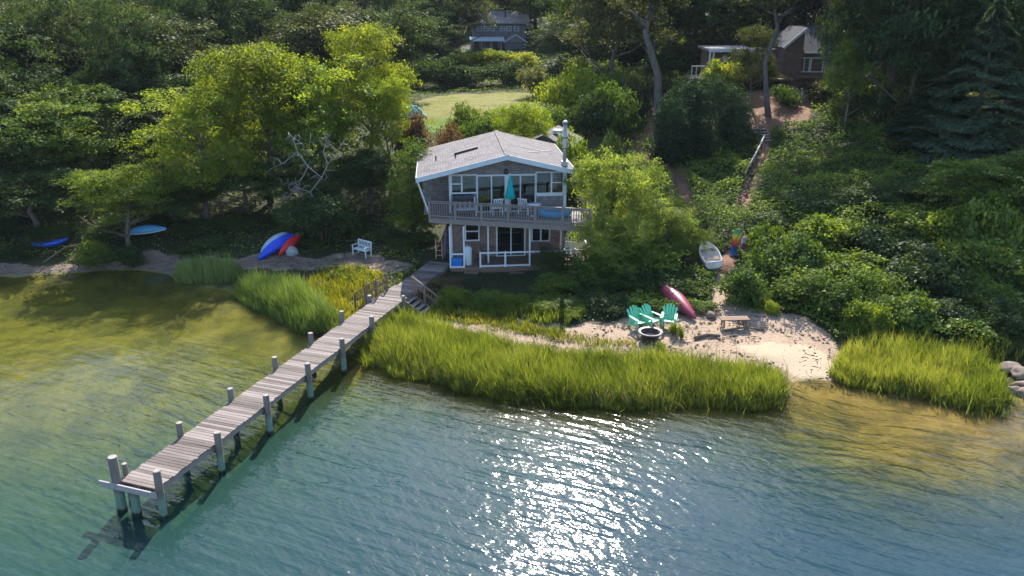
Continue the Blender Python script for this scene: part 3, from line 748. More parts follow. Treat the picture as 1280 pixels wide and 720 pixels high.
# ------------------------------------------------------------------ shrubs one can tell apart
B = lambda key, px, yt, D, w_, lab, mat=None, **kw: plant_at(key, px, yt, D, w_, lab, 'bush', mat, **kw)
for i, (px, yt, w_) in enumerate([(584, 66, 50), (618, 62, 52), (650, 66, 44)]):
    B('bush_a', px, yt, 118 - i, w_, ['left', 'middle', 'right'][i] + ' clump of the sunlit yellow-green hedge below the far house', 'gold')
for i, (px, yt, w_, D) in enumerate([(700, 98, 60, 76), (742, 92, 62, 75), (786, 92, 52, 74), (690, 132, 66, 69), (735, 118, 70, 68), (776, 110, 62, 68)]):
    B('bush_b', px, yt, D, w_, ['left bush in the back row of the green shrubs behind the chimney', 'middle bush in the back row of the green shrubs', 'right bush in the back row of the green shrubs', 'left bush in the front row of the green shrubs', 'large dark bush in the front row right behind the chimney', 'right bush in the front row beside the bare trunk'][i], ['bright', 'bright', 'mid', 'mid', 'dark', 'mid'][i])
B('bush_a', 668, 84, 90, 40, 'pale flowering bush on the right of the lawn', 'pale')
B('bush_b', 716, 76, 82, 36, 'small yellow-green bush above the shrub row', 'gold')
B('bush_b', 578, 132, 68, 40, 'dark green bush at the near edge of the lawn', 'mid')
T('airy_b', 652, 123, 58, 78, 'small twiggy olive tree directly behind the house ridge, shading the roof', mat='bright', rz=1.1)
B('bush_a', 625, 140, 66, 60, 'green bush between the lawn and the roof ridge', 'bright')
B('bush_b', 676, 138, 63, 50, 'green bush between the house and the small shed', 'bright')
B('bush_a', 596, 150, 62, 60, 'low bush behind the left roof slope', 'mid')
B('bush_a', 512, 145, 60, 48, 'reddish brown bush above the rounded tree', 'brown')
B('bush_b', 555, 163, 59, 56, 'reddish bush behind the left eave', 'brown')
B('bush_a', 800, 88, 72, 44, 'grey twiggy bush left of the tall bare trunk', 'oak')
B('bush_a', 838, 92, 72, 36, 'grey twiggy bush right of the tall bare trunk', 'oak')
B('bush_b', 720, 170, 56, 46, 'yellow-green bush right of the chimney', 'bright')
B('bush_b', 770, 170, 57, 40, 'small dark bush on the bare slope behind the pale olive tree', 'dark')
B('bush_a', 1035, 100, 72, 60, 'grey-leaved bush below the windows of the brown house', 'oak')
B('bush_b', 985, 108, 71, 40, 'small bush right of the pale trunk', 'mid')
B('bush_a', 905, 76, 74, 50, 'sunlit bush in front of the upper deck', 'gold')
B('fine_bush', 692, 306, 43.6, 52, 'dark round clipped bush in front of the terrace', 'dark')
B('bush_b', 640, 172, 60, 30, 'small dry bush at the ridge of the roof', 'oak')
for i, (px, yt, D, w_, k) in enumerate([(700, 342, 41.5, 58, 'mid'), (745, 345, 41, 70, 'dark'), (790, 330, 41.5, 60, 'dark'), (765, 368, 39, 60, 'dark'), (712, 372, 39.2, 50, 'mid'), (838, 345, 41, 60, 'dark'), (870, 355, 40.5, 44, 'mid'), (878, 378, 38.6, 36, 'mid'), (820, 330, 42, 60, 'dark')]):
    B('bush_b' if i % 2 else 'bush_a', px, yt, D, w_, ['green bush below the right end of the terrace', 'dark bush left of the green chairs beneath the olive trees', 'dark bush behind the green chairs', 'low dark bush just left of the green chairs', 'leafy bush at the back of the short marsh grass', 'dark bush above the red canoe', 'leafy bush right of the red canoe', 'low leafy bush between the canoe and the path', 'dark bush under the pale olive trees'][i], k)
B('bush_b', 752, 318, 42.6, 84, 'pale leafy bush filling the space under the olive trees by the terrace', 'mid')
B('bush_a', 805, 308, 42.8, 90, 'pale leafy bush under the middle of the olive trees', 'mid')
# bluff of vines
VB = [(935, 330, 39.5, 60), (985, 300, 42, 80), (1040, 270, 45, 80), (1000, 335, 39.5, 80), (1060, 310, 41.5, 90), (1110, 285, 43.5, 90), (1165, 262, 45, 90), (1050, 352, 38, 70), (1105, 340, 38.2, 80), (1165, 320, 39.5, 90), (1215, 300, 40.5, 90), (1130, 368, 36.3, 70), (1190, 372, 36.3, 70), (1240, 350, 37.8, 70), (1080, 375, 36, 50), (966, 282, 45, 50), (1280, 320, 39, 80), (1090, 232, 50, 80), (1150, 225, 50, 90), (1020, 240, 50, 70), (965, 262, 48, 60), (1270, 380, 35.5, 60)]
VL = ['vine bush beside the sandy path, lowest on the left of the bluff', 'lit vine bush left on the bluff above the lowest one', 'vine bush midway up the bluff on the left', 'vine bush behind the beach bench on the right', 'broad vine bush in the middle of the bluff', 'vine bush in the upper middle of the bluff', 'vine bush high on the bluff left of the sunlit vine-covered tree', 'leafy vine bush at the foot of the bluff above the pale sand', 'vine bush at the foot of the bluff behind the right marsh grass', 'broad vine bush lower right on the bluff', 'vine bush left of the sunlit vine-covered tree', 'low leafy bush at the back of the right marsh grass', 'low dark bush behind the middle of the right marsh grass', 'vine bush at the right edge behind the marsh grass', 'bright low bush at the edge of the beach', 'vine bush right of the leaning bodyboards', 'vine bush cut by the right edge', 'shaded vine bush high on the bluff', 'shaded vine bush under the dark spruces', 'shaded vine bush below the wooden handrail', 'shaded vine bush right of the upper path', 'dark low bush in the shade at the right edge']
for i, (px, yt, D, w_) in enumerate(VB):
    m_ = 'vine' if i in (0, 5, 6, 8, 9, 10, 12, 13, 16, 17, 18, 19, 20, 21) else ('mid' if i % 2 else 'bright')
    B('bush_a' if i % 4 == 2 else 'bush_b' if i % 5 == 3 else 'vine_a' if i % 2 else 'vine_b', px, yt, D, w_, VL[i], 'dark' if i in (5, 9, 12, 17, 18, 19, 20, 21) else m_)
for i, (px, yt, D, w_) in enumerate([(1200, 258, 43.6, 80), (1248, 246, 43.2, 84), (1295, 240, 43.8, 90), (1232, 300, 41, 80)]):
    B('vine_a' if i % 2 else 'vine_b', px, yt, D, w_, ['vine bush under the left side of the sunlit vine-covered tree', 'vine bush hiding the trunk of the sunlit vine-covered tree', 'vine bush at the right edge beneath the sunlit vine-covered tree', 'vine bush in front of the sunlit vine-covered tree'][i], 'vine' if i else 'bright')
for i, (px, yt, D, w_) in enumerate([(1062, 112, 65, 56), (1098, 108, 63.5, 60), (1140, 118, 62, 64), (1180, 128, 61, 60)]):
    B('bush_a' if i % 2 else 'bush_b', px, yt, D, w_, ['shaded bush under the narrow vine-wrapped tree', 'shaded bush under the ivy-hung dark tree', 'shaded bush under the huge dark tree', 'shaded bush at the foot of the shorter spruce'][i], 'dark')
for i, (px, yt, D, w_) in enumerate([(566, 362, 40.3, 40), (606, 366, 40.0, 46), (648, 368, 39.8, 44), (684, 374, 39.2, 40), (715, 386, 38.2, 34)]):
    B('bush_a' if i % 2 else 'bush_b', px, yt, D, w_, ['leafy weeds by the foot of the dock stairs', 'sunlit leafy weeds before the left half of the terrace', 'sunlit leafy weeds before the middle of the terrace', 'sunlit leafy weeds before the round clipped bush', 'sunlit leafy weeds at the left end of the beach sand'][i], ['bright', 'mid', 'bright', 'mid', 'bright'][i], name='weed')
# small weeds on the beach
for i, (px, yt, D, w_) in enumerate([(958, 372, 38.6, 22), (842, 403, 35.9, 12), (852, 407, 35.6, 10), (828, 428, 33.8, 16), (968, 378, 38, 20), (1100, 388, 35.4, 36)]):
    B('bush_b', px, yt, D, w_, ['low weed beside the path above the beach bench', 'small weed right of the rightmost green chair', 'smaller weed on the sand before the red canoe', 'tuft of weed right of the fire pit', 'low weed at the edge of the vines by the beach', 'leafy weed at the right end of the pale sand'][i], 'bright', name='weed')
# left bank undergrowth
T('airy_a', 948, 30, 70.8, 66, 'oak with grey-green leaves half hiding the deck room of the brown house', mat='oak', rz=.8)
for i, (px, yt, D, w_) in enumerate([(118, 304, 47.9, 46), (158, 309, 47.5, 34), (22, 310, 48.3, 40), (-20, 306, 48.5, 50), (268, 304, 49.5, 40), (392, 306, 49.6, 34), (230, 308, 48.6, 30)]):
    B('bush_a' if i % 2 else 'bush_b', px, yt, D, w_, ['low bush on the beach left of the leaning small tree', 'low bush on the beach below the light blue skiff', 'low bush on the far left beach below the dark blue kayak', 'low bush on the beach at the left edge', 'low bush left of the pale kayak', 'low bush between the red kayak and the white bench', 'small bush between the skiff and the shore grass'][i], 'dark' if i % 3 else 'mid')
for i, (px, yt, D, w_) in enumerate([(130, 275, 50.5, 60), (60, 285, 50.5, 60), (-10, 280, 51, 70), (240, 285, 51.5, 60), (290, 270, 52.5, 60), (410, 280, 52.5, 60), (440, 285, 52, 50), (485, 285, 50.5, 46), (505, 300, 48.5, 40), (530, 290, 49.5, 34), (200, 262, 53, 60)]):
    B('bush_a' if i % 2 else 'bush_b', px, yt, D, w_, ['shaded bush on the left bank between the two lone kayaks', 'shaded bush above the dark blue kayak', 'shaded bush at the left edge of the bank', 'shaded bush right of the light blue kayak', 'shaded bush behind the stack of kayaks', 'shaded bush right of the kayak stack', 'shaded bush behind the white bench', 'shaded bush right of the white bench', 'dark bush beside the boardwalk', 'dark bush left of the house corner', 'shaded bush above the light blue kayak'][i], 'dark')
for i, (px, yt, D, w_, mt) in enumerate([(556, 352, 42.3, 56, 'brown')]):
    B('bush_b', px, yt, D, w_, 'brownish shaded bush in the angle between boardwalk and terrace', mt)

_boat = PG(885, 332)
# ------------------------------------------------------------------ undergrowth nobody could count: leaves over the whole slope
n = 170000
ux = np.concatenate([rng.uniform(-45, 45, n), rng.uniform(6, 34, n // 2)]); uy = np.concatenate([rng.uniform(33, 112, n), rng.uniform(34, 66, n // 2)])
uh = H(ux, uy)
skip = (uh < .45) | area_mask(ux, uy, SAND, .5) | area_mask(ux, uy, BANK, .7) | area_mask(ux, uy, LAWN, .8) | area_mask(ux, uy, YARD, .3) | area_mask(ux, uy, MARSH, .2) | (area_mask(ux, uy, DIRT1, .8) & (rng.random(len(ux)) < .45)) | area_mask(ux, uy, DIRT2, .8)
skip |= (near_line(ux, uy, PATH) < .35) | (near_line(ux, uy, PATHLOW) < .4) | (near_line(ux, uy, PATH2) < .35)
skip |= (np.abs(ux) < 5.5) & (uy > 43.5) & (uy < 56)
skip |= np.hypot(ux - _boat.x, uy - _boat.y) < 1.9
ok = ~skip; ux, uy, uh = ux[ok], uy[ok], uh[ok]
mound = fbm(ux * .55, uy * .55, 31) ** 2 * 2.2 + fbm(ux * 1.9, uy * 1.9, 33) * .35
gr = rng.uniform(.55, 1.0, len(ux))
pz = uh + mound * gr * np.where((ux > 6), 1.0, .45)
nr = np.stack([rng.normal(0, .45, len(ux)), rng.normal(0, .45, len(ux)), np.full(len(ux), .8)], 1)
tt = np.clip(fbm(ux * .4, uy * .4, 35) + rng.normal(0, .15, len(ux)), 0, 1)
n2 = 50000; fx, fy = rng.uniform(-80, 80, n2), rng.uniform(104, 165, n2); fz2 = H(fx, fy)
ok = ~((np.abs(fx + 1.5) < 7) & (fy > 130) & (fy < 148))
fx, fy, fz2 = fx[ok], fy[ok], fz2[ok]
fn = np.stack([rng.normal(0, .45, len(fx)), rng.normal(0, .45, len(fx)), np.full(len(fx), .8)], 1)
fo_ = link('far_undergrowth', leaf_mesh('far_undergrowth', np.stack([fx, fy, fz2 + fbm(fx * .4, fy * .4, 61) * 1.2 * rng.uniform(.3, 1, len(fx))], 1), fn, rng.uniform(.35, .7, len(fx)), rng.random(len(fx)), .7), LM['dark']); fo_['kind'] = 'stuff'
ug = link('undergrowth', leaf_mesh('undergrowth', np.stack([ux, uy, pz], 1), nr, rng.uniform(.09, .24, len(ux)), tt, .7), LM['vine']); ug['kind'] = 'stuff'
# ------------------------------------------------------------------ building materials
def shingle(name, c0, c1, c2, sx=4.5, sz=7.0, rough=.85, bump=.012, src='Object', rot=(0, 0, 0)):
    m, n = new_mat(name)
    tc = N(n, 'TexCoord'); sp = N(n, 'SeparateXYZ'); L(n, tc.outputs['Object'], sp.inputs[0])
    cb = N(n, 'CombineXYZ'); L(n, math_(n, 'ADD', sp.outputs[0], math_(n, 'MULTIPLY', sp.outputs[1], .97)), cb.inputs[0]); L(n, sp.outputs[2], cb.inputs[1])
    b = N(n, 'TexBrick', Scale=1.0); b.inputs['Brick Width'].default_value = 1 / sx; b.inputs['Row Height'].default_value = 1 / sz
    b.inputs['Mortar Size'].default_value = .006; b.inputs['Color1'].default_value = (*c0, 1); b.inputs['Color2'].default_value = (*c1, 1); b.inputs['Mortar'].default_value = (*c2, 1)
    L(n, cb.outputs[0], b.inputs['Vector'])
    st = N(n, 'TexNoise', Scale=2.5, Detail=7.0, Roughness=.7); L(n, tc.outputs['Object'], st.inputs['Vector'])
    c = mixc(n, .75, b.outputs['Color'], ramp(n, [(.3, (.55, .55, .58)), (.7, (1.25, 1.2, 1.15))], st.outputs[0]).outputs[0], 'MULTIPLY')
    finish(m, n, c, rough, b.outputs['Fac'], -bump, .8, .2)
    return m
def roof_mat(name, c0, c1, c2):
    m, n = new_mat(name)
    tc = N(n, 'TexCoord'); sp = N(n, 'SeparateXYZ'); L(n, tc.outputs['Object'], sp.inputs[0])
    cb = N(n, 'CombineXYZ'); L(n, sp.outputs[1], cb.inputs[0]); L(n, sp.outputs[0], cb.inputs[1])
    b = N(n, 'TexBrick', Scale=1.0); b.inputs['Brick Width'].default_value = .32; b.inputs['Row Height'].default_value = .16
    b.inputs['Mortar Size'].default_value = .008; b.inputs['Color1'].default_value = (*c0, 1); b.inputs['Color2'].default_value = (*c1, 1); b.inputs['Mortar'].default_value = (*c2, 1)
    L(n, cb.outputs[0], b.inputs['Vector'])
    st = N(n, 'TexNoise', Scale=.8, Detail=8.0, Roughness=.7); L(n, tc.outputs['Object'], st.inputs['Vector'])
    sk = N(n, 'TexNoise', Scale=1.0, Detail=5.0, Roughness=.6); L(n, coords(n, (.35, 3.5, 1)), sk.inputs['Vector'])
    c = mixc(n, .8, b.outputs['Color'], ramp(n, [(.3, (.7, .7, .72)), (.7, (1.12, 1.1, 1.08))], st.outputs[0]).outputs[0], 'MULTIPLY')
    c = mixc(n, .6, c, ramp(n, [(.35, (.72, .7, .7)), (.55, (1.05, 1.05, 1.05))], sk.outputs[0]).outputs[0], 'MULTIPLY')
    finish(m, n, c, .9, b.outputs['Fac'], -.01, .7, .15)
    return m
def plank_mat(name, c0, c1, pitch=0.0, rough=.8, var=.35):
    """sawn wood greyed by weather; every loose board differs"""
    m, n = new_mat(name)
    g_ = N(n, 'NewGeometry')
    gr = N(n, 'TexNoise', Scale=14.0, Detail=6.0, Roughness=.7); L(n, coords(n, (1, 1, 1)), gr.inputs['Vector'])
    bl = N(n, 'TexNoise', Scale=1.6, Detail=4.0); L(n, coords(n), bl.inputs['Vector'])
    t = math_(n, 'ADD', math_(n, 'MULTIPLY', g_.outputs['Random Per Island'], .55), math_(n, 'MULTIPLY', gr.outputs[0], .35))
    t = math_(n, 'ADD', t, math_(n, 'MULTIPLY', bl.outputs[0], .2))
    c = ramp(n, [(.2, c0), (.85, c1)], t).outputs[0]
    finish(m, n, c, rough, gr.outputs[0], .006, .5, .2)
    return m
white = plain('white_trim', (.56, .60, .64), .55, .08, 3)
fascia_m = plain('pale_grey_trim', (.48, .54, .58), .6, .08, 3)
shing = shingle('cedar_shingle', (.19, .175, .18), (.28, .26, .265), (.07, .055, .05))
shing_red = shingle('reddish_shingle', (.19, .135, .12), (.27, .20, .175), (.07, .045, .04))
roofm = roof_mat('weathered_roof_shingle', (.14, .132, .136), (.198, .184, .19), (.086, .08, .082))
deckwood = plank_mat('grey_deck_wood', (.13, .11, .105), (.26, .225, .21))
dockwood = plank_mat('dock_board', (.054, .045, .04), (.235, .20, .184))
brownwood = plank_mat('brown_wood', (.11, .07, .05), (.22, .15, .11))
steel = plain('galvanised_steel', (.33, .33, .36), .5, .15, 5, .5, metallic=.75)
darkm = plain('dark_metal', (.03, .03, .035), .45, .2, 5, .4)
def glass_mat(name, tint=(.012, .016, .02), rough=.04):
    m, n = new_mat(name)
    ns = N(n, 'TexNoise', Scale=.9, Detail=2.0); L(n, coords(n), ns.inputs['Vector'])
    bp = N(n, 'Bump', Strength=.25, Distance=.02); L(n, ns.outputs[0], bp.inputs['Height'])
    tr = N(n, 'BsdfTransparent'); tr.inputs[0].default_value = (.42, .46, .48, 1)
    gl = N(n, 'BsdfGlossy', Roughness=rough); L(n, bp.outputs[0], gl.inputs['Normal'])
    fr = N(n, 'Fresnel', IOR=1.6)
    f2 = math_(n, 'ADD', math_(n, 'MULTIPLY', fr.outputs[0], 1.0), .10, True)
    mx = N(n, 'MixShader'); L(n, f2, mx.inputs[0]); L(n, tr.outputs[0], mx.inputs[1]); L(n, gl.outputs[0], mx.inputs[2])
    o = N(n, 'OutputMaterial'); L(n, mx.outputs[0], o.inputs[0])
    return m
glass = glass_mat('window_glass')
interior = plain('dark_interior', (.075, .07, .068), .9, .4, 1.2, .1)
curtain_m = plain('pale_blue_curtain', (.42, .50, .56), .9, .15, 8, .1, (6, 6, .4))
teal_cloth = plain('teal_canvas', (.012, .36, .37), .8, .2, 9, .1)
blue_cloth = plain('blue_canvas', (.03, .25, .45), .7, .2, 6, .2)

# ------------------------------------------------------------------ the house: local x to the right, y into the house, z up from the terrace floor
HZ0 = 1.08; HYAW = R(5.2)
house = empty('beach_house', 'two-storey shingled house with a low gabled roof and a balcony over the boardwalk', 'house', (-.36, 46.7, HZ0), HYAW)
HM = Matrix.Translation((-.36, 46.7, HZ0)) @ Matrix.Rotation(HYAW, 4, 'Z'); HI = HM.inverted()
XL, XR, YB = -3.35, 3.6, 7.4           # walls
F2, RIDGE, SL = 2.8, 6.38, .235        # upper floor, ridge, slope
EL, ER, YF, YBK = -5.25, 4.0, -.95, 8.0
def rz_(x): return RIDGE - SL * abs(x)
# shell with the windows cut out of the front: the wall is built as strips round the openings
UP = [(-3.2, -1.78, 4.05, 5.05), (-1.66, 1.72, 2.86, 4.98), (1.84, 3.40, 3.92, 5.12)]        # x0 x1 z0 z1 upper openings
LO = [(-2.42, -1.68, 1.1, 2.15), (-.52, 1.10, .06, 2.1), (1.62, 2.62, .95, 2.2)]
def wall_with_openings(mb, x0, x1, z0, z1, ops, y0, y1, top=None):
    xs = sorted({x0, x1, *[o[0] for o in ops], *[o[1] for o in ops], *([0.0] if top else [])})
    for a, b in zip(xs[:-1], xs[1:]):
        cut = [o for o in ops if o[0] < (a + b) / 2 < o[1]]
        z = z0
        for o in sorted(cut, key=lambda q: q[2]):
            if o[2] > z: mb.box(a, b, y0, y1, z, o[2])
            z = o[3]
        if top:
            mb.add([(a, y0, z), (b, y0, z), (b, y0, top(b)), (a, y0, top(a)), (a, y1, z), (b, y1, z), (b, y1, top(b)), (a, y1, top(a))],
                   [(0, 1, 2, 3), (4, 7, 6, 5), (0, 4, 5, 1), (3, 2, 6, 7), (0, 3, 7, 4), (1, 5, 6, 2)])
        elif z < z1: mb.box(a, b, y0, y1, z, z1)
mb = MB(); wall_with_openings(mb, XL, XR, F2 - .02, 9, UP, 0, .14, lambda x: rz_(x) - .2)
mb.box(XL, XL + .14, .14, YB, F2, rz_(XL) - .25); mb.box(XR - .14, XR, .14, YB, F2, rz_(XR) - .25); mb.box(XL, XR, YB, YB + .14, F2, 5.2)
mb.build('upper_wall', shing, house)
mb = MB(); wall_with_openings(mb, XL, XR, 0, F2 - .24, LO, .02, .16)
mb.box(XL, XL + .14, .16, YB, 0, F2 - .24); mb.box(XR - .14, XR, .16, YB, 0, F2 - .24); mb.box(XL, XR, YB, YB + .14, 0, F2 - .24)
mb.build('lower_wall', shing_red, house)
mb = MB(); mb.box(XL + .01, XR - .01, .03, YB, F2 - .235, F2 - .025)
mb.box(XL + .15, XR - .15, 3.2, 3.3, .02, F2 - .24); mb.box(XL + .15, XR - .15, 3.4, 3.5, F2, 4.9); mb.box(XL + .15, XR - .15, .2, YB, -.02, .02)
mb.build('interior_wall', interior, house)
# rooms as seen through the panes: a table and sofa shapes read as dark bulk
MB().box(-2.9, -1.2, 1.2, 2.1, F2, F2 + .8).box(-.9, 1.0, 1.5, 2.4, F2, F2 + .74).box(1.9, 3.2, .9, 1.8, F2, F2 + .95).build('furniture', brownwood, house)
# roof: a broad low gable, its ridge running back from the water
def roof_half(x0, x1):
    mb = MB(); t = .16
    p = []
    for y in (YF, YBK):
        for x in (x0, x1): p += [(x, y, rz_(x)), (x, y, rz_(x) - t)]
    mb.add(p, [(0, 2, 6, 4), (1, 5, 7, 3), (0, 1, 3, 2), (4, 6, 7, 5), (0, 4, 5, 1), (2, 3, 7, 6)])
    return mb
roof = roof_half(EL, 0); r2 = roof_half(0, ER); roof.add(r2.v, r2.f); roof = roof.build('roof', roofm, house)
mb = MB()
for x0, x1 in ((EL - .02, 0), (0, ER + .02)):
    mb.add([(x0, YF - .045, rz_(x0) - .27), (x1, YF - .045, rz_(x1) - .27), (x1, YF - .045, rz_(x1) + .02), (x0, YF - .045, rz_(x0) + .02), (x0, YF - .004, rz_(x0) - .27), (x1, YF - .004, rz_(x1) - .27), (x1, YF - .004, rz_(x1) + .02), (x0, YF - .004, rz_(x0) + .02)],
           [(0, 1, 2, 3), (4, 7, 6, 5), (0, 4, 5, 1), (3, 2, 6, 7), (0, 3, 7, 4), (1, 5, 6, 2)])
mb.build('fascia', fascia_m, roof)
MB().box(EL - .03, EL - .005, YF, YBK, rz_(EL) - .22, rz_(EL) + .01).box(ER + .005, ER + .03, YF, YBK, rz_(ER) - .22, rz_(ER) + .01).build('eave_board', fascia_m, roof)
mb = MB(); mb.bar((0, YF, RIDGE + .012), (0, YBK, RIDGE + .012), .26, .03); mb.build('ridge_cap', roofm, roof)
def on_roof(x, y, dz): return (x, y, rz_(x) + dz)
mb = MB(); mb.bar(on_roof(-2.95, 3.15, .06), on_roof(-1.5, 3.35, .06), .22, .14, (-SL, 0, 1)); mb.build('ridge_vent', darkm, roof)
for x, y, h in ((-2.9, 2.2, .32), (-4.1, 2.9, .28)):
    MB().tube([on_roof(x, y, -.05), on_roof(x, y, h)], .045, 8).build('vent_pipe', darkm, roof)
mb = MB(); mb.bar(on_roof(1.1, 3.2, .02), on_roof(3.2, 3.3, .02), .04, .03); mb.bar(on_roof(1.5, 1.6, .02), on_roof(3.4, 4.6, .02), .04, .03); mb.build('flashing', steel, roof)
cx, cyy = 3.42, -.35
ch = MB().tube([(cx, cyy, rz_(cx) - .35), (cx, cyy, 8.05)], .115, 14).build('chimney_pipe', steel, roof)
MB().lathe([(.0, .0), (.17, .0), (.17, .09), (.06, .16), (0, .16)], 14, (cx, cyy, 8.06)).build('chimney_cap', steel, ch)
MB().tube([(cx, cyy, 7.2), (cx, cyy, 7.26)], .128, 14).tube([(cx, cyy, 6.6), (cx, cyy, 6.65)], .128, 14).build('pipe_band', darkm, ch)
MB().box(cx - .17, cx + .17, cyy - .17, cyy + .17, rz_(cx) - .2, 5.88).build('chimney_base', steel, ch)

def window(parent, op, y, splits, name='window', sash=None, fr=.075, d=.1):
    """a framed opening; splits: inner mullion x positions; sash: columns (index) with a meeting rail"""
    x0, x1, z0, z1 = op
    mb = MB()
    yo = y - .05
    mb.box(x0 - fr, x0, yo, y + d, z0 - fr, z1 + fr); mb.box(x1, x1 + fr, yo, y + d, z0 - fr, z1 + fr)
    mb.box(x0, x1, yo, y + d, z1, z1 + fr); mb.box(x0, x1, yo - .02, y + d, z0 - fr, z0)
    for s in splits: mb.box(s - fr * .6, s + fr * .6, yo + .012, y + d - .01, z0, z1)
    ed = [x0] + list(splits) + [x1]
    for k in (sash or []):
        zc = z0 + (z1 - z0) * .5; mb.box(ed[k] + .002, ed[k + 1] - .002, yo + .03, y + d - .02, zc - .035, zc + .035)
    w_ = mb.build(name, white, parent)
    for a, b in zip(ed[:-1], ed[1:]):
        MB().box(a + .01, b - .01, y + .03, y + .042, z0 + .004, z1 - .004).build('pane', glass, w_)
    return w_
window(house, UP[0], 0, [-2.62], sash=[0])
window(house, UP[2], 0, [2.72], sash=[1])
def slider(op, y, splits, thick):
    x0, x1, z0, z1 = op; mb = MB(); fr = .09; yo = y - .05
    mb.box(x0 - fr, x0, yo, y + .1, z0 - .06, z1 + fr); mb.box(x1, x1 + fr, yo, y + .1, z0 - .06, z1 + fr); mb.box(x0, x1, yo, y + .1, z1, z1 + fr); mb.box(x0, x1, yo, y + .1, z0 - .06, z0)
    for s, t in zip(splits, thick): mb.box(s - t, s + t, yo + .012, y + .09, z0, z1)
    d_ = mb.build('sliding_door', white, house)
    ed = [x0] + splits + [x1]
    for a, b in zip(ed[:-1], ed[1:]): MB().box(a + .01, b - .01, y + .03, y + .042, z0 + .004, z1 - .004).build('pane', glass, d_)
    MB().box(splits[0] + thick[0] + .02, splits[0] + thick[0] + .05, yo - .03, yo + .01, z0 + .9, z0 + 1.15).build('handle', darkm, d_)
slider(UP[1], 0, [-.86, .06, .86], [.035, .14, .035])
slider(LO[1], .02, [.3], [.035])
window(house, LO[0], .02, [], sash=[0])
window(house, LO[2], .02, [2.12])
MB().box(1.66, 2.05, .14, .16, 1.0, 2.18).box(2.2, 2.58, .14, .16, 1.0, 2.18).build('curtain', curtain_m, house)
mb = MB(); mb.box(XL - .03, XL + .11, -.03, .1, F2, 5.32); mb.box(XR - .14, XR + .03, -.03, .1, F2, 5.28); mb.box(XL - .03, XL + .09, -.02, .1, 0, F2 - .25); mb.build('corner_board', white, house)
MB().box(1.84, 3.4, -.06, -.012, 3.72, 3.84).build('sill_board', white, house)
lg = MB().lathe([(.0, .32), (.05, .3), (.13, .2), (.11, .02), (.0, .0)], 10, (0, -.14, 5.12)).box(-.03, .03, -.08, .0, 5.3, 5.42).build('porch_lantern', darkm, house)
# left side: rear porch seen under the wide left eave
MB().box(-5.0, XL - .02, 3.6, 3.72, F2 - .1, 4.2).build('side_wall', shing, house)
MB().box(-4.45, XL - .03, 3.55, 3.6, 4.25, 4.75).build('side_blind', plain('straw_blind', (.55, .42, .30), .8, .3, 5, .1, (1, 1, 12)), house)
# balcony
RP = [HI @ PZ(536, 251, HZ0 + 3.8), HI @ PZ(738, 261.5, HZ0 + 3.8)]
ax, ay = RP[0].x, RP[0].y; bx_, by = RP[1].x, RP[1].y
deck = MB()
nb = 26
for k in range(nb):                                    # boards run along the rail
    t0, t1 = k / nb, (k + .93) / nb
    p = []
    for x, yf in ((ax, ay), (bx_, by)):
        for t in (t0, t1):
            y = yf + (-.02 - yf) * t
            p += [(x, y, F2 - .04), (x, y, F2)]
    deck.add(p, [(0, 4, 6, 2), (1, 3, 7, 5), (0, 1, 5, 4), (2, 6, 7, 3), (0, 2, 3, 1), (4, 5, 7, 6)])
deck = deck.build('balcony', deckwood, house)
mb = MB(); mb.bar((ax, ay - .02, F2 - .18), (bx_, by - .02, F2 - .18), .05, .26); mb.bar((ax - .03, ay, F2 - .18), (ax - .03, -.03, F2 - .18), .05, .26); mb.bar((bx_ + .03, by, F2 - .18), (bx_ + .03, -.03, F2 - .18), .05, .26)
for k in range(15):
    t = (k + .5) / 15; x = ax + (bx_ - ax) * t; y = ay + (by - ay) * t
    mb.box(x - .025, x + .025, y + .03, -.03, F2 - .24, F2 - .05)
mb.build('joist', deckwood, deck)
MB().box(-4.9, XL - .03, -.02, 3.5, F2 - .06, F2 - .005).build('side_landing', deckwood, house)
rail = MB(); 
rail.bar((ax, ay, F2 + 1.0), (bx_, by, F2 + 1.0), .13, .045); rail.bar((ax, ay, F2 + .9), (bx_, by, F2 + .9), .04, .08); rail.bar((ax, ay, F2 + .12), (bx_, by, F2 + .12), .04, .07)
rail.bar((ax, ay, F2 + 1.0), (ax, -.0, F2 + 1.0), .13, .045); rail.bar((ax, ay, F2 + .12), (ax, 0, F2 + .12), .04, .07)
rail = rail.build('railing', deckwood, house)
nB = 66
for k in range(nB):
    t = (k + .5) / nB; x = ax + (bx_ - ax) * t; y = ay + (by - ay) * t
    MB().box(x - .02, x + .02, y - .045, y - .012, F2 + .06, F2 + .94).build('baluster', deckwood, rail)
for k in range(9):
    y = ay + (0 - ay) * (k + .5) / 9
    MB().box(ax - .045, ax - .012, y - .02, y + .02, F2 + .06, F2 + .94).build('baluster', deckwood, rail)
for k in range(7):
    t = k / 6; x = ax + (bx_ - ax) * t; y = ay + (by - ay) * t
    MB().box(x - .055, x + .055, y - .05, y + .05, F2 - .28, F2 + .97).build('railing_post', deckwood, rail)
# brace from the left eave to the corner of the balcony
MB().bar((EL + .08, YF + .1, rz_(EL) - .25), (ax + .02, ay, F2 + .15), .09, .09).build('eave_brace', fascia_m, house)
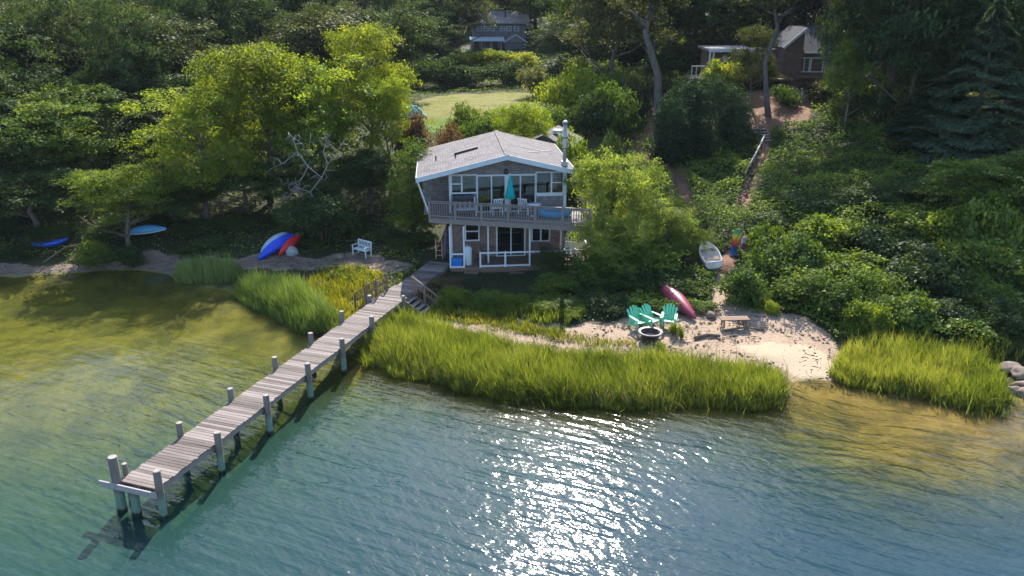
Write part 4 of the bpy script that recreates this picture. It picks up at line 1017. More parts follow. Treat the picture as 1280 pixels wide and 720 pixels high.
# terrace below: boards, white posts and open white rails
TF = [HI @ PZ(562, 331, HZ0), HI @ PZ(600, 336, HZ0), HI @ PZ(660, 335.5, HZ0), HI @ PZ(742, 331, HZ0)]
ty = min(-1.75, sum(p.y for p in TF) / 4)
MB().box(TF[0].x, TF[3].x, ty, .0, -.12, -.002).build('terrace', brownwood, house)
MB().box(TF[0].x + .05, TF[3].x - .05, ty + .04, .0, -.75, -.13).build('terrace_skirt', brownwood, house)
def hx(px): return (HI @ PZ(px, 331, HZ0)).x
for px, y, zt in ((563, ty + .1, F2 - .3), (580, ty + .08, F2 - .3), (611, ty + .9, F2 - .3), (661.5, ty + .08, F2 - .3), (703, ty + .9, F2 - .3), (710, ty + .3, F2 - .3), (738, ty + .2, F2 - .3)):
    x = hx(px) if y < ty + .5 else hx(px) * 1.0
    MB().box(x - .045, x + .045, y - .045, y + .045, 0, zt).build('post', white, house)
tr = MB()
xa, xb = hx(563), hx(580)
tr.bar((xa, ty + .05, .85), (xb, ty + .05, .85), .06, .09); tr.bar((xa, ty + .05, .06), (xb, ty + .05, .06), .06, .09)
xa, xb, xm = hx(600), hx(661), hx(631)
tr.bar((xa, ty + .03, .88), (xb, ty + .03, .88), .07, .09); tr.bar((xa, ty + .03, .08), (xb, ty + .03, .08), .06, .09)
for x in (xa, xm): tr.box(x - .05, x + .05, ty - .01, ty + .07, 0, .95)
xc = hx(738)
tr.bar((xb, ty + .03, .88), (xc, ty + .03, .88), .07, .09)
tr.bar((xc, ty + .03, .88), (xc, -.1, .88), .07, .09); tr.box(xc - .05, xc + .05, ty, ty + .08, 0, .95); tr.box(xc + .2, xc + .3, ty, ty + .08, -.3, .8)
tr.build('terrace_rail', white, house)
st = MB(); xa = hx(590)
for k in range(3): st.box(xa - .5, xa + .32, ty - .3 * (k + 1), ty - .3 * k - .004, -.75, -.17 - .17 * k)
st.build('step', brownwood, house)
MB().box(hx(636), hx(654), ty - .35, ty - .01, -.75, -.3).build('step', brownwood, house)
# light bulb under the balcony, a hanging brass lamp by the right side
MB().lathe([(0, .12), (.06, .1), (.08, .03), (0, 0)], 10, HI @ PZ(617.5, 281, HZ0 + 2.15)).build('porch_light', plain('brass', (.75, .5, .2), .35, .2, 4, .5, metallic=.5), house)

def htop(name, label, cat, loc, rotz=0, group=None):
    p = HM @ Vector(loc)
    return empty(name, label, cat, p, HYAW + rotz, group)
# things on the balcony and terrace
um = htop('patio_umbrella', 'folded teal patio umbrella standing on the balcony before the sliding door', 'umbrella', (.18, -.85, F2))
prof = [(.0, 2.42), (.045, 2.36), (.07, 2.2), (.13, 1.75), (.2, 1.35), (.25, 1.02), (.2, 1.0), (.0, 1.1)]
nn = 24; V = []; F = []
for i, (r, z) in enumerate(prof):
    for k in range(nn):
        a = 2 * PI * k / nn; q = r * (1 + .28 * math.cos(8 * a) * (i > 1)); V.append((q * math.cos(a), q * math.sin(a), z + (.03 * math.cos(8 * a) if i in (5, 6) else 0)))
for i in range(len(prof) - 1):
    for k in range(nn): F.append((i * nn + k, i * nn + (k + 1) % nn, (i + 1) * nn + (k + 1) % nn, (i + 1) * nn + k))
MB().add(V, F, True).build('canopy', teal_cloth, um)
MB().tube([(0, 0, 0), (0, 0, 2.5)], .025, 8).build('pole', white, um)
MB().lathe([(0, 0), (.28, 0), (.28, .06), (.06, .1), (0, .1)], 16).build('base', darkm, um)

def slat_chair(root, mat, w_=.62):
    mb = MB(); mb.box(-w_ / 2, w_ / 2, -.5, 0, .38, .43); mb.build('seat', mat, root)
    mb = MB()
    for k in range(5):
        x = -w_ / 2 + .06 + k * (w_ - .12) / 4; mb.bar((x, -.01, .43), (x, .16, 1.0), .08, .025, (0, 1, 0))
    mb.bar((-w_ / 2, .155, .98), (w_ / 2, .155, .98), .03, .06); mb.build('backrest', mat, root)
    for sx in (-1, 1):
        for y in (-.46, -.02): MB().box(sx * w_ / 2 - .03, sx * w_ / 2 + .03, y - .03, y + .03, 0, .62).build('leg', mat, root)
        MB().box(sx * w_ / 2 - .045, sx * w_ / 2 + .045, -.52, .06, .62, .65).build('armrest', mat, root)
c = htop('garden_chair', 'pale slatted bench seat on the balcony before the left window', 'chair', (-2.45, -.45, F2), 0); slat_chair(c, fascia_m, 1.25)
for i, (x, y, rot, lab) in enumerate(((.95, -.8, 2.6, 'white chair on the balcony right of the teal umbrella'), (-.55, -.75, 3.4, 'white chair on the balcony left of the teal umbrella'))):
    c = htop('garden_chair', lab, 'chair', (x, y, F2), rot); slat_chair(c, white)
gl_ = htop('barbecue_grill', 'dark covered grill on the balcony behind the pale bench seat', 'grill', (-2.55, -.22, F2))
MB().box(-.62, .62, -.16, .14, .75, 1.0).tube([(-.6, 0, 1.0), (.6, 0, 1.0)], .17, 10).build('hood', darkm, gl_, .02)
for sx in (-.55, .55): MB().box(sx - .03, sx + .03, -.1, .1, 0, .76).build('leg', darkm, gl_)
tb = htop('patio_table', 'white round table on the balcony right of the teal umbrella', 'table', (1.55, -1.2, F2))
MB().lathe([(0, .7), (.42, .7), (.42, .74), (0, .74)], 20).build('table_top', white, tb)
MB().tube([(0, 0, 0), (0, 0, .7)], .04, 8).lathe([(0, 0), (.25, 0), (.25, .03), (0, .05)], 14).build('pedestal', white, tb)
hm = htop('inflatable_boat', 'bright blue inflated float lying on the right half of the balcony', 'float', (2.75, -1.25, F2))
mb = MB(); mb.tube([(.85 * math.cos(a), .55 * math.sin(a), .22 + .05 * math.cos(2 * a)) for a in np.linspace(0, 2 * PI, 25)], .2, 10, False); mb.build('tube', blue_cloth, hm)
MB().lathe([(0, .12), (.75, .14)], 20).build('floor', blue_cloth, hm)
# terrace
bn = htop('storage_bin', 'blue plastic bin standing on the left end of the terrace', 'bin', ((hx(571)), ty + .35, 0))
MB().add([(x * s, y * s, z) for z, s in ((0, .82), (.42, 1)) for x, y in ((-.3, -.2), (.3, -.2), (.3, .2), (-.3, .2))], [(3, 2, 1, 0), (0, 1, 5, 4), (1, 2, 6, 5), (2, 3, 7, 6), (3, 0, 4, 7)]).build('tub', plain('blue_plastic', (.01, .16, .55), .4, .15, 4, .5), bn)
MB().box(-.33, .33, -.23, .23, .42, .47).build('lid', plain('blue_lid', (.02, .22, .62), .4, .15, 4, .5), bn, .01)
hwt = htop('water_heater', 'white rounded tank on the terrace under the small window', 'tank', (hx(585), ty + .7, 0))
MB().lathe([(0, 0), (.24, 0), (.25, .05), (.25, 1.0), (.18, 1.1), (0, 1.12)], 18).build('tank_body', white, hwt)
MB().tube([(0, 0, 1.1), (0, 0, 1.22)], .03, 6).build('valve', steel, hwt)
for i, (px, y, rot, m_, lab) in enumerate(((597, -.75, .2, brownwood, 'dark wooden chair against the terrace wall under the small window'), (672, -.6, -.1, brownwood, 'dark wooden chair on the terrace before the curtained window'), (716, -.8, -.3, white, 'white chair at the right end of the terrace'))):
    c = htop('garden_chair', lab, 'chair', (hx(px) * 1.0, y, 0), rot); slat_chair(c, m_)
# left of the house: leaning folded chairs, oars and a green buoy
for i, (px, lab, m_) in enumerate(((549, 'folded wooden deck chair leaning by the left corner post', plain('varnished_wood', (.42, .27, .17), .6, .2, 6)), (556, 'bundle of dark poles leaning on the left house corner', plain('plum_cloth', (.10, .07, .11), .8, .3, 6)))):
    p = HI @ PZ(px, 322, HZ0); o = htop('folded_chair' if i == 0 else 'beach_umbrella', lab, 'chair' if i == 0 else 'umbrella', (p.x, p.y, 0))
    if i == 0:
        mb = MB()
        for s in (-.2, .2): mb.bar((s, -.3, 0), (s, .25, 1.15), .035, .05); mb.bar((s * .8, .2, 0), (s * .8, -.2, 1.0), .035, .05)
        for k in range(4): mb.bar((-.2, -.2 + .13 * k, .22 + .26 * k), (.2, -.2 + .13 * k, .22 + .26 * k), .03, .04)
        mb.build('frame', m_, o)
    else:
        MB().tube([(0, -.2, 0), (.03, -.1, .5), (.1, .1, 1.5), (.14, .2, 1.95)], [.05, .14, .11, .03], 9).tube([(.15, -.15, 0), (.2, .15, 1.8)], [.03, .03], 6).build('canopy', m_, o)
p = HI @ PZ(558.5, 318, HZ0); gb = htop('buoy', 'lime green ball on the terrace left of the blue bin', 'buoy', (p.x, p.y, 0))
MB().lathe([(0, 0), (.1, .03), (.17, .13), (.17, .22), (.1, .33), (.03, .36), (.03, .42), (0, .42)], 14).build('float', plain('lime_plastic', (.16, .48, .03), .4, .1, 4, .5), gb)

# ------------------------------------------------------------------ other buildings
def gable_shed(name, label, loc, rot, w_, d_, h, rise, wm_, rm, over=.25):
    o = empty(name, label, 'shed' if 'shed' in name else 'house', loc, rot)
    mb = MB(); mb.add([(-w_ / 2, 0, -.6), (w_ / 2, 0, -.6), (w_ / 2, 0, h), (0, 0, h + rise), (-w_ / 2, 0, h), (-w_ / 2, d_, -.6), (w_ / 2, d_, -.6), (w_ / 2, d_, h), (0, d_, h + rise), (-w_ / 2, d_, h)],
                      [(0, 1, 2, 3, 4), (9, 8, 7, 6, 5), (0, 4, 9, 5), (1, 6, 7, 2)]).build('wall', wm_, o)
    mb = MB(); s = rise / (w_ / 2); e = w_ / 2 + over
    for sx in (-1, 1):
        p = []
        for y in (-over, d_ + over):
            for x in (0, sx * e): p += [(x, y, h + rise + .14 - s * abs(x)), (x, y, h + rise + .02 - s * abs(x))]
        mb.add(p, [(0, 2, 6, 4), (1, 5, 7, 3), (0, 1, 3, 2), (4, 6, 7, 5), (0, 4, 5, 1), (2, 3, 7, 6)])
    rf_ = mb.build('roof', rm, o)
    return o, rf_
p = PD(680, 190, 58.5); sh, rf2 = gable_shed('shed', 'small grey-roofed shed just behind the right roof slope of the house', (p.x, p.y, 3.75), R(-16), 3.5, 4.5, 1.9, .8, shing, roofm)
MB().box(.3, .9, 1.5, 2.1, 2.7, 2.95).build('roof_hatch', white, rf2)

# far house
grey_roof = roof_mat('grey_roof_shingle', (.30, .265, .26), (.38, .335, .33), (.2, .18, .17))
grey_sid = shingle('grey_siding', (.17, .165, .17), (.22, .21, .215), (.09, .085, .085), 1.2, 5)
p = PD(626, 62, 138); fz = hz(p.x, p.y)
fh = empty('far_house', 'grey two-storey house far back on the hill above the hedge', 'house', (p.x, p.y, fz - .3), R(4))
S = 138 * 1.0 / 1000.0
W2, ZB = 4.6, 0
zt = lambda py: PD(626, py, 138).z - (fz - .3)
eave, ridge = zt(29), zt(15); mid = zt(45)
MB().box(-W2 + .15, W2 - .4, 0, 8, -1.5, eave).build('wall', grey_sid, fh)
mb = MB(); e0 = .5
mb.add([(-W2 - .3, -e0, eave - .1), (W2 - .1, -e0, eave - .1), (W2 + .5, 4, ridge), (-W2 + .9, 4, ridge), (-W2 - .3, -e0, eave + .05), (W2 - .1, -e0, eave + .05), (W2 + .5, 4, ridge + .15), (-W2 + .9, 4, ridge + .15), (-W2 + .9, 8.5, eave), (W2 + .5, 8.5, eave)],
       [(4, 5, 6, 7), (0, 3, 2, 1), (0, 1, 5, 4), (1, 2, 6, 5), (3, 0, 4, 7), (7, 6, 9, 8)]); fr_ = mb.build('roof', grey_roof, fh)
MB().add([(W2 - .4, 0, eave), (W2 - .4, 8, eave), (W2 - .4, 4, ridge - .1)], [(0, 1, 2)]).build('gable_wall', grey_sid, fh)
MB().tube([(.9, 1.6, eave + .3), (.9, 1.6, eave + 1.9)], .12, 8).build('chimney_pipe', darkm, fr_)
for i, x in enumerate((-3.5, -2.45, -1.4, .3, 1.35, 2.6)):
    window(fh, (x - .35, x + .35, mid + .85, eave - .55), 0, [], sash=[0], fr=.08)
pz_ = mid - .25
MB().add([(-W2 - .5, -2.6, pz_ - .5), (.5, -2.6, pz_ - .5), (.5, -.05, pz_), (-W2 - .5, -.05, pz_), (-W2 - .5, -2.6, pz_ - .35), (.5, -2.6, pz_ - .35), (.5, -.05, pz_ + .15), (-W2 - .5, -.05, pz_ + .15)],
         [(4, 5, 6, 7), (0, 3, 2, 1), (0, 1, 5, 4), (1, 2, 6, 5), (3, 0, 4, 7)]).build('porch_roof', fascia_m, fh)
for x in (-W2 - .4, -3.2, -1.6, -.1): MB().box(x - .07, x + .07, -2.5, -2.36, -1.5, pz_ - .48).build('porch_post', fascia_m, fh)
MB().box(.5, 3.9, -3, -.05, -1.5, pz_ - .55).build('porch_room', grey_sid, fh)
MB().add([(.35, -3.2, pz_ - .6), (4.1, -3.2, pz_ - .6), (2.2, -3.2, pz_ + .55), (.35, 0, pz_ - .6), (4.1, 0, pz_ - .6), (2.2, 0, pz_ + .55)], [(0, 1, 2), (0, 2, 5, 3), (1, 4, 5, 2)]).build('porch_gable', grey_roof, fh)
MB().bar((.3, -3.25, pz_ - .62), (2.2, -3.25, pz_ + .6), .06, .16).bar((4.15, -3.25, pz_ - .62), (2.2, -3.25, pz_ + .6), .06, .16).build('rake_board', fascia_m, fh)
window(fh, (-3.4, -1.8, .2, 1.5), 0, [-2.6], fr=.08); window(fh, (-1.4, -.4, .2, 1.5), 0, [], fr=.08)

# brown house on the bluff
dark_roof = roof_mat('dark_roof_shingle', (.032, .038, .05), (.045, .052, .066), (.02, .024, .03))
brown_sid = shingle('brown_siding', (.15, .10, .09), (.19, .125, .112), (.10, .065, .06), .6, 5)
D2 = 77
p = PD(993, 100, D2); bz = p.z
bh = empty('brown_house', 'brown board house with a dark roof on the bluff among the trees at upper right', 'house', (p.x, p.y, bz), R(-3))
k_ = (PD(1093, 100, D2).x - PD(993, 100, D2).x) / 100.0          # metres per survey pixel there
X = lambda px: (px - 993) * k_
Z = lambda py: PD(993, py, D2).z - bz
MB().box(X(984), X(1045), 0, 6, -3, Z(66)).build('wall', brown_sid, bh)
# tall shed-roofed half on the left, its roof falling to the left
MB().add([(X(975), -.4, -3), (X(998), -.4, -3), (X(998), -.4, Z(37)), (X(975), -.4, Z(60)), (X(975), 5, -3), (X(998), 5, -3), (X(998), 5, Z(37)), (X(975), 5, Z(60))],
         [(0, 1, 2, 3), (4, 7, 6, 5), (0, 3, 7, 4), (1, 5, 6, 2), (3, 2, 6, 7)]).build('tall_wall', brown_sid, bh)
mb = MB(); mb.bar((X(973), 2.3, Z(60) + .02), (X(999), 2.3, Z(37) + .16), 5.9, .14, (0, 0, 1)); mb.build('shed_roof', dark_roof, bh)
mb = MB(); mb.bar((X(973), -.68, Z(60)), (X(999), -.68, Z(37) + .14), .05, .2); mb.build('rake_board', fascia_m, bh)
mb = MB(); mb.add([(X(999), -.5, Z(65)), (X(1048), -.5, Z(65)), (X(1046), 3.5, Z(41) + .5), (X(999), 3.5, Z(41) + .5), (X(999), -.5, Z(65) - .14), (X(1048), -.5, Z(65) - .14), (X(1046), 3.5, Z(41) + .36), (X(999), 3.5, Z(41) + .36)],
                  [(0, 1, 2, 3), (4, 7, 6, 5), (0, 4, 5, 1), (1, 5, 6, 2), (3, 7, 4, 0), (2, 6, 7, 3)]); rr_ = mb.build('roof', dark_roof, bh)
MB().bar((X(999), -.53, Z(65.5)), (X(1048), -.53, Z(65.5)), .05, .14).build('gutter', fascia_m, rr_)
window(bh, (X(997.5), X(1008.5), Z(89), Z(73)), 0, [X(1002.5)], fr=.09); window(bh, (X(1011.5), X(1025), Z(89), Z(73)), 0, [], fr=.09); window(bh, (X(1029), X(1037), Z(90), Z(71)), 0, [], fr=.09)
MB().box(X(993), X(1045), -1.0, -.03, Z(97), Z(94)).build('balcony', brownwood, bh)
# flat-roofed deck room on the left with a railing
MB().box(X(887), X(978), 1.6, 5, -3, Z(63)).build('annex_wall', brown_sid, bh)
MB().box(X(882), X(940), -1.2, 5, Z(64), Z(61)).build('annex_roof', grey_roof, bh)
MB().box(X(882) - .03, X(940), -1.24, -1.203, Z(64.5), Z(60.5)).build('annex_fascia', fascia_m, bh)
for px in (883.5, 888): MB().box(X(px) - .06, X(px) + .06, -1.1, -.98, Z(97), Z(64)).build('porch_post', white, bh)
dk = MB().box(X(860), X(985), -2.2, 1.6, Z(98), Z(96)).build('wooden_deck', brownwood, bh)
mb = MB()
for a, b, z1, z2 in ((860, 877, 81, 81), (877, 884, 81, 86), (884, 912, 86, 85)): mb.bar((X(a), -2.15, Z(z1)), (X(b), -2.15, Z(z2)), .08, .1)
for px, z_ in ((860.5, 81), (866, 81), (872, 81), (877, 81), (884, 86), (891, 86), (898, 86), (905, 86), (912, 85)): mb.box(X(px) - .04, X(px) + .04, -2.2, -2.1, Z(97), Z(z_))
mb.bar((X(860), -2.15, Z(93)), (X(912), -2.15, Z(94)), .06, .08); mb.build('deck_railing', plain('pale_rail_wood', (.42, .36, .31), .7, .2, 5), bh)
# diamond-shaped plaque on the annex wall
MB().add([(X(903), 1.5, Z(75)), (X(909), 1.5, Z(81)), (X(915), 1.5, Z(75)), (X(909), 1.5, Z(69)), (X(903), 1.58, Z(75)), (X(909), 1.58, Z(81)), (X(915), 1.58, Z(75)), (X(909), 1.58, Z(69))],
         [(0, 1, 2, 3), (0, 4, 5, 1), (1, 5, 6, 2), (2, 6, 7, 3), (3, 7, 4, 0)]).build('wall_ornament', plain('pale_ornament', (.36, .42, .45), .6, .25, 3), bh)
tp = empty('blue_tarp', 'blue tarp hung beside the deck room of the brown house', 'tarp', (0, 0, 0)); p = PD(954, 82, 76.0); tp.location = p
V = [(x * .22, .06 * math.sin(x * 1.7 + z), -z * .3) for z in range(6) for x in range(-3, 4)]; V += [(x, y + .03, z) for x, y, z in V]
F = [(r * 7 + c_, r * 7 + c_ + 1, r * 7 + c_ + 8, r * 7 + c_ + 7) for r in range(5) for c_ in range(6)]; F += [tuple(i + 42 for i in f[::-1]) for f in F]
MB().add(V, F, True).build('sheet', plain('dull_blue_tarp', (.03, .10, .17), .6, .2, 4), tp)
# ------------------------------------------------------------------ dock and boardwalk
ZD = 1.15
dn, df = PZ(172, 606, ZD), PZ(499, 365, ZD)
dn.z = df.z = 0
DV = (df - dn).normalized(); DR = Vector((DV.y, -DV.x, 0)); DL = (df - dn).length; DW = 1.46
dock = empty('dock', 'long grey plank dock on round piles running from the open water to the shore', 'dock', dn)
def dp(s, r, z): return DV * s + DR * r + Vector((0, 0, z))
rd = random.Random(5)
s = 0.0; mb = MB(); k = 0
while s < DL + .9:
    w_ = .14; j = rd.uniform(-.02, .02); t = rd.uniform(-.006, .006)
    mb.bar(dp(s + w_ / 2, -DW / 2 + j - rd.uniform(0, .03), ZD - .02 + t), dp(s + w_ / 2 + rd.uniform(-.008, .008), DW / 2 + j + rd.uniform(0, .03), ZD - .02 - t), w_, .04)
    s += w_ + rd.uniform(.012, .024)
mb.build('decking', dockwood, dock)
mb = MB()
for r in (-DW / 2 + .06, 0, DW / 2 - .06): mb.bar(dp(.02, r, ZD - .15), dp(DL + .85, r, ZD - .15), .06, .2)
mb.build('stringer', deckwood, dock)
# piles: wood above, a greenish treated and weedy foot below
def pile_mat():
    m, n = new_mat('pile_wood')
    g_ = N(n, 'NewGeometry'); sp = N(n, 'SeparateXYZ'); L(n, g_.outputs['Position'], sp.inputs[0])
    ns = N(n, 'TexNoise', Scale=5.0, Detail=6.0, Roughness=.7); L(n, coords(n, (1, 1, .2)), ns.inputs['Vector'])
    z = math_(n, 'ADD', sp.outputs[2], math_(n, 'MULTIPLY', math_(n, 'SUBTRACT', ns.outputs[0], .5), .25))
    c = ramp(n, [(0, (.02, .022, .016)), (.155, (.03, .03, .02)), (.2, (.13, .22, .18)), (.5, (.16, .23, .19)), (.62, (.15, .135, .115)), (1, (.19, .165, .145))], math_(n, 'MULTIPLY', math_(n, 'ADD', z, .15), .62)).outputs[0]
    c = mixc(n, .7, c, ramp(n, [(.3, (.6, .6, .6)), (.7, (1.2, 1.2, 1.2))], ns.outputs[0]).outputs[0], 'MULTIPLY')
    return finish(m, n, c, .85, ns.outputs[0], .015, .6, .15)
pile_m = pile_mat(); pile_top = plain('pile_end_grain', (.28, .25, .23), .9, .25, 9, .1)
def pile(s_, r_, ztop, rad=.125, zb=-1.9):
    mb = MB(); n = 14; V = []; F = []
    lean = (rd.uniform(-.02, .02), rd.uniform(-.02, .02))
    pts = [dp(s_, r_, zb), dp(s_, r_, 0), dp(s_ + lean[0], r_ + lean[1], ztop - .02), dp(s_ + lean[0], r_ + lean[1], ztop)]
    mb.tube(pts, [rad * 1.06, rad * 1.03, rad * .97, rad * .9], n)
    p_ = mb.build('pile', pile_m, dock)
    t_ = dp(s_ + lean[0], r_ + lean[1], ztop + .003)
    MB().add([t_ + Vector((rad * .86 * math.cos(2 * PI * k / n), rad * .86 * math.sin(2 * PI * k / n), 0)) for k in range(n)] , [tuple(range(n))]).build('pile_top', pile_top, p_)
right_base = [(194, 644), (267, 588), (322, 538), (374, 496), (414, 462), (454, 433)]
SS = []
for px, py in right_base:
    q = PZ(px, py, 0) - dn; SS.append(q.dot(DV))
SS[0] = .05

for i, s_ in enumerate(SS):
    pile(s_ if i else .1, DW / 2 + .12 if i else DW / 2 + .02, ZD + (.62, .48, .5, .52, .5, .5)[i])
    pile(s_ + .12 if i else -.02, -DW / 2 - .12 if i else -DW / 2 - .1, ZD + (.9, .5, .45, .5, .48, .5)[i], .12 if i else .155)
    MB().bar(dp(s_ + .15, -DW / 2 - .1, ZD - .36), dp(s_ + .15, DW / 2 + .1, ZD - .36), .08, .22).build("cross_beam", deckwood, dock)
pile(-.06, -.18, ZD - .12, .14); pile(.42, -DW / 2 - .1, ZD + .38, .09)
pile(DL - 1.15, DW / 2 + .1, ZD + .3, .1); pile(DL - 2.6 + .9, -DW / 2 - .12, ZD + .3, .12)

mb = MB(); mb.bar(dp(-.22, -DW / 2 - .62, ZD - .08), dp(-.22, DW / 2 + .18, ZD - .08), .05, .2); mb.build('bumper_board', plain('pale_board', (.30, .285, .29), .75, .15, 6), dock)
# stairs going down on both sides at the shore end
for sx, lab in ((1, None), (-1, None)):
    st = MB(); s0 = DL - .45
    for k in range(5):
        r0 = DW / 2 + .02 + .26 * k; z = ZD - .03 - .17 * (k + 1)
        st.bar(dp(s0 - .5, sx * (r0 + .13), z), dp(s0 + .5, sx * (r0 + .13), z), .25, .04)
    st = st.build('stair', deckwood, dock)
    mb = MB()
    for e in (-.5, .5):
        mb.bar(dp(s0 + e * 1.05, sx * DW / 2, ZD - .12), dp(s0 + e * 1.05, sx * (DW / 2 + 1.45), ZD - 1.08), .05, .22)
    mb.build('stair_stringer', brownwood, st)
    mb = MB()
    for e in ((-.55, .55) if sx < 0 else (.55,)):
        a0, a1 = (s0 + e, sx * (DW / 2 + .02)), (s0 + e, sx * (DW / 2 + 1.4))
        mb.bar(dp(*a0, ZD + .92), dp(*a1, ZD + .02), .1, .05)
        mb.bar(dp(*a0, ZD + .5), dp(*a1, ZD - .4), .04, .08)
        for t in (0, .5, 1):
            q = (a0[0], a0[1] + (a1[1] - a0[1]) * t); mb.bar(dp(*q, ZD - .25 - .95 * t), dp(*q, ZD + .9 - .9 * t), .09, .09)
        for t in np.linspace(.1, .9, 8):
            q = (a0[0], a0[1] + (a1[1] - a0[1]) * t); mb.bar(dp(*q, ZD + .0 - .9 * t), dp(*q, ZD + .9 - .9 * t), .03, .03)
    mb.build('stair_railing', brownwood, st)
# boardwalk from the dock to the terrace
bw0, bw1 = dn + dp(DL + .9, .1, 0), HM @ (HI @ PZ(549, 330, HZ0)); bw1.z = 0
bw = empty('boardwalk', 'shaded plank boardwalk joining the dock to the house terrace', 'boardwalk', bw0)
v = (bw1 - bw0); ln = v.length; v.normalize(); r_ = Vector((v.y, -v.x, 0))
mb = MB(); s = 0
while s < ln + .2:
    mb.bar(v * (s + .07) - r_ * .72 + Vector((0, 0, ZD - .05)), v * (s + .07) + r_ * .72 + Vector((0, 0, ZD - .05)), .135, .04); s += .155
mb.build('decking', dockwood, bw)
mb = MB()
for e in (-.66, .66): mb.bar(v * 0 + r_ * e + Vector((0, 0, ZD - .17)), v * ln + r_ * e + Vector((0, 0, ZD - .17)), .05, .2)
for t in (.15, .5, .85):
    for e in (-.62, .62): q = v * ln * t + r_ * e; mb.bar(q + Vector((0, 0, -.2)), q + Vector((0, 0, ZD - .26)), .1, .1)
mb.build('frame', deckwood, bw)

# ------------------------------------------------------------------ boats, seats and small things
def hull_loft(mb, Ln, W, Hh, up=1.0, deck=.35, n=26, m=12, sharp=1.7, rock=.12, a0=0.0, a1=2 * PI):
    V = []
    for i in range(n + 1):
        t = -1 + 2 * i / n; q = max(0.0, 1 - abs(t) ** sharp) ** .8
        for k in range(m):
            a = 2 * PI * k / m; x = W / 2 * q * math.cos(a); z = math.sin(a)
            z = z * Hh * (deck if z > 0 else 1) * (.35 + .65 * q) * (q > 0) + rock * abs(t) ** 2.5
            V.append((x, t * Ln / 2, z * up))
    F = [(i * m + k, i * m + (k + 1) % m, (i + 1) * m + (k + 1) % m, (i + 1) * m + k) for i in range(n) for k in range(m)]
    return mb.add(V, F, True)
def kayak(label, a, b, W, Hh, mat, roll=0.0, flip=False, cat='kayak', name='kayak', cockpit=True, dz=.0):
    """lies from point a to point b"""
    a, b = Vector(a), Vector(b); d = (b - a); Ln = d.length; d.normalize()
    x = d.cross(Vector((0, 0, 1))).normalized(); z = x.cross(d)
    o = empty(name, label, cat, (a + b) / 2 + Vector((0, 0, dz)))
    o.rotation_euler = (Matrix((x, d, z)).transposed().to_4x4() @ Matrix.Rotation(roll + (PI if flip else 0), 4, 'Y')).to_euler()
    hull_loft(MB(), Ln, W, Hh).build('hull', mat, o)
    if cockpit:
        MB().lathe([(0, 0), (.9, .0), (1.0, .04), (.92, .07), (.86, .03), (0, .02)], 20).build('cockpit', darkm, o)
        c_ = KIDS[o.name][-1]; c_.scale = (W * .33, Ln * .13, .7); c_.location = (0, -.05 * Ln, Hh * .33)
    return o, Ln
pl = lambda nm, c: plain(nm, c, .38, .12, 3, .5)
# stack on the left bank
def kp(px, py, dz): p = PG(px, py); p.z += dz; return p
k1, _ = kayak('pale grey-blue kayak lying upside down, leftmost of the three beside the bench', PZ(325, 316, .95), PZ(361, 290, 1.75), .78, .42, pl('pale_blue_hull', (.30, .40, .47)), .3, True)
k1b = MB().lathe([(0, .0), (.055, .0), (.055, .03), (0, .03)], 8); 
for y in (-1.5, -1.3): 
    q = MB().lathe([(.05, -.02), (.09, -.02), (.09, .02), (.05, .02)], 12).build('rim_mark', darkm, k1); q.location = (.12, y, -.30); q.scale = (1.2, 1.2, 1)
k2, _ = kayak('bright blue kayak lying upside down between the pale and the red one', PZ(322, 324, .72), PZ(369, 291, 1.75), .74, .40, pl('blue_hull', (.008, .06, .62)), .2, True, cockpit=False)
k3, _ = kayak('red kayak lying upside down on the right of the blue one', PZ(348, 318, .85), PZ(377, 292, 1.6), .62, .36, pl('red_hull', (.55, .025, .03)), .2, True, cockpit=False)
kayak('dark blue kayak half hidden in shade at the far left bank', kp(40, 312, .3), kp(88, 308, .45), .6, .3, pl('dark_blue_hull', (.01, .07, .42)), .15)
k5, _ = kayak('light blue skiff with a pale bottom edge under the overhanging small tree', kp(157, 300, .5), kp(210, 296, .6), .7, .36, pl('light_blue_hull', (.06, .26, .46)), .3, True, 'boat', 'skiff', False)
MB().tube([(.345 * math.cos(a), 1.2 * math.sin(a), .02) for a in np.linspace(0, 2 * PI, 25)], .03, 6, False).build('gunwale', white, k5)
KIDS[k5.name][-1].scale = (1, _ / 2.5, 1)
# red canoe, bottom up on the slope behind the chairs
kc, Lc = kayak('faded red canoe lying bottom up on the slope behind the green chairs', kp(824, 366, .55), kp(869, 402, .18), .84, .44, pl('faded_red_hull', (.27, .04, .075)), .75, True, 'canoe', 'canoe', False)
MB().bar((0, -Lc * .46, -.0), (0, Lc * .46, -.0), .9, .03).build('gunwale', pl('dark_red', (.2, .03, .05)), kc); KIDS[kc.name][-1].scale = (.5, .9, 1); 
MB().bar((0, -Lc * .40, -.425), (0, Lc * .40, -.425), .03, .03).build('keel', pl('dark_red2', (.26, .04, .06)), kc)

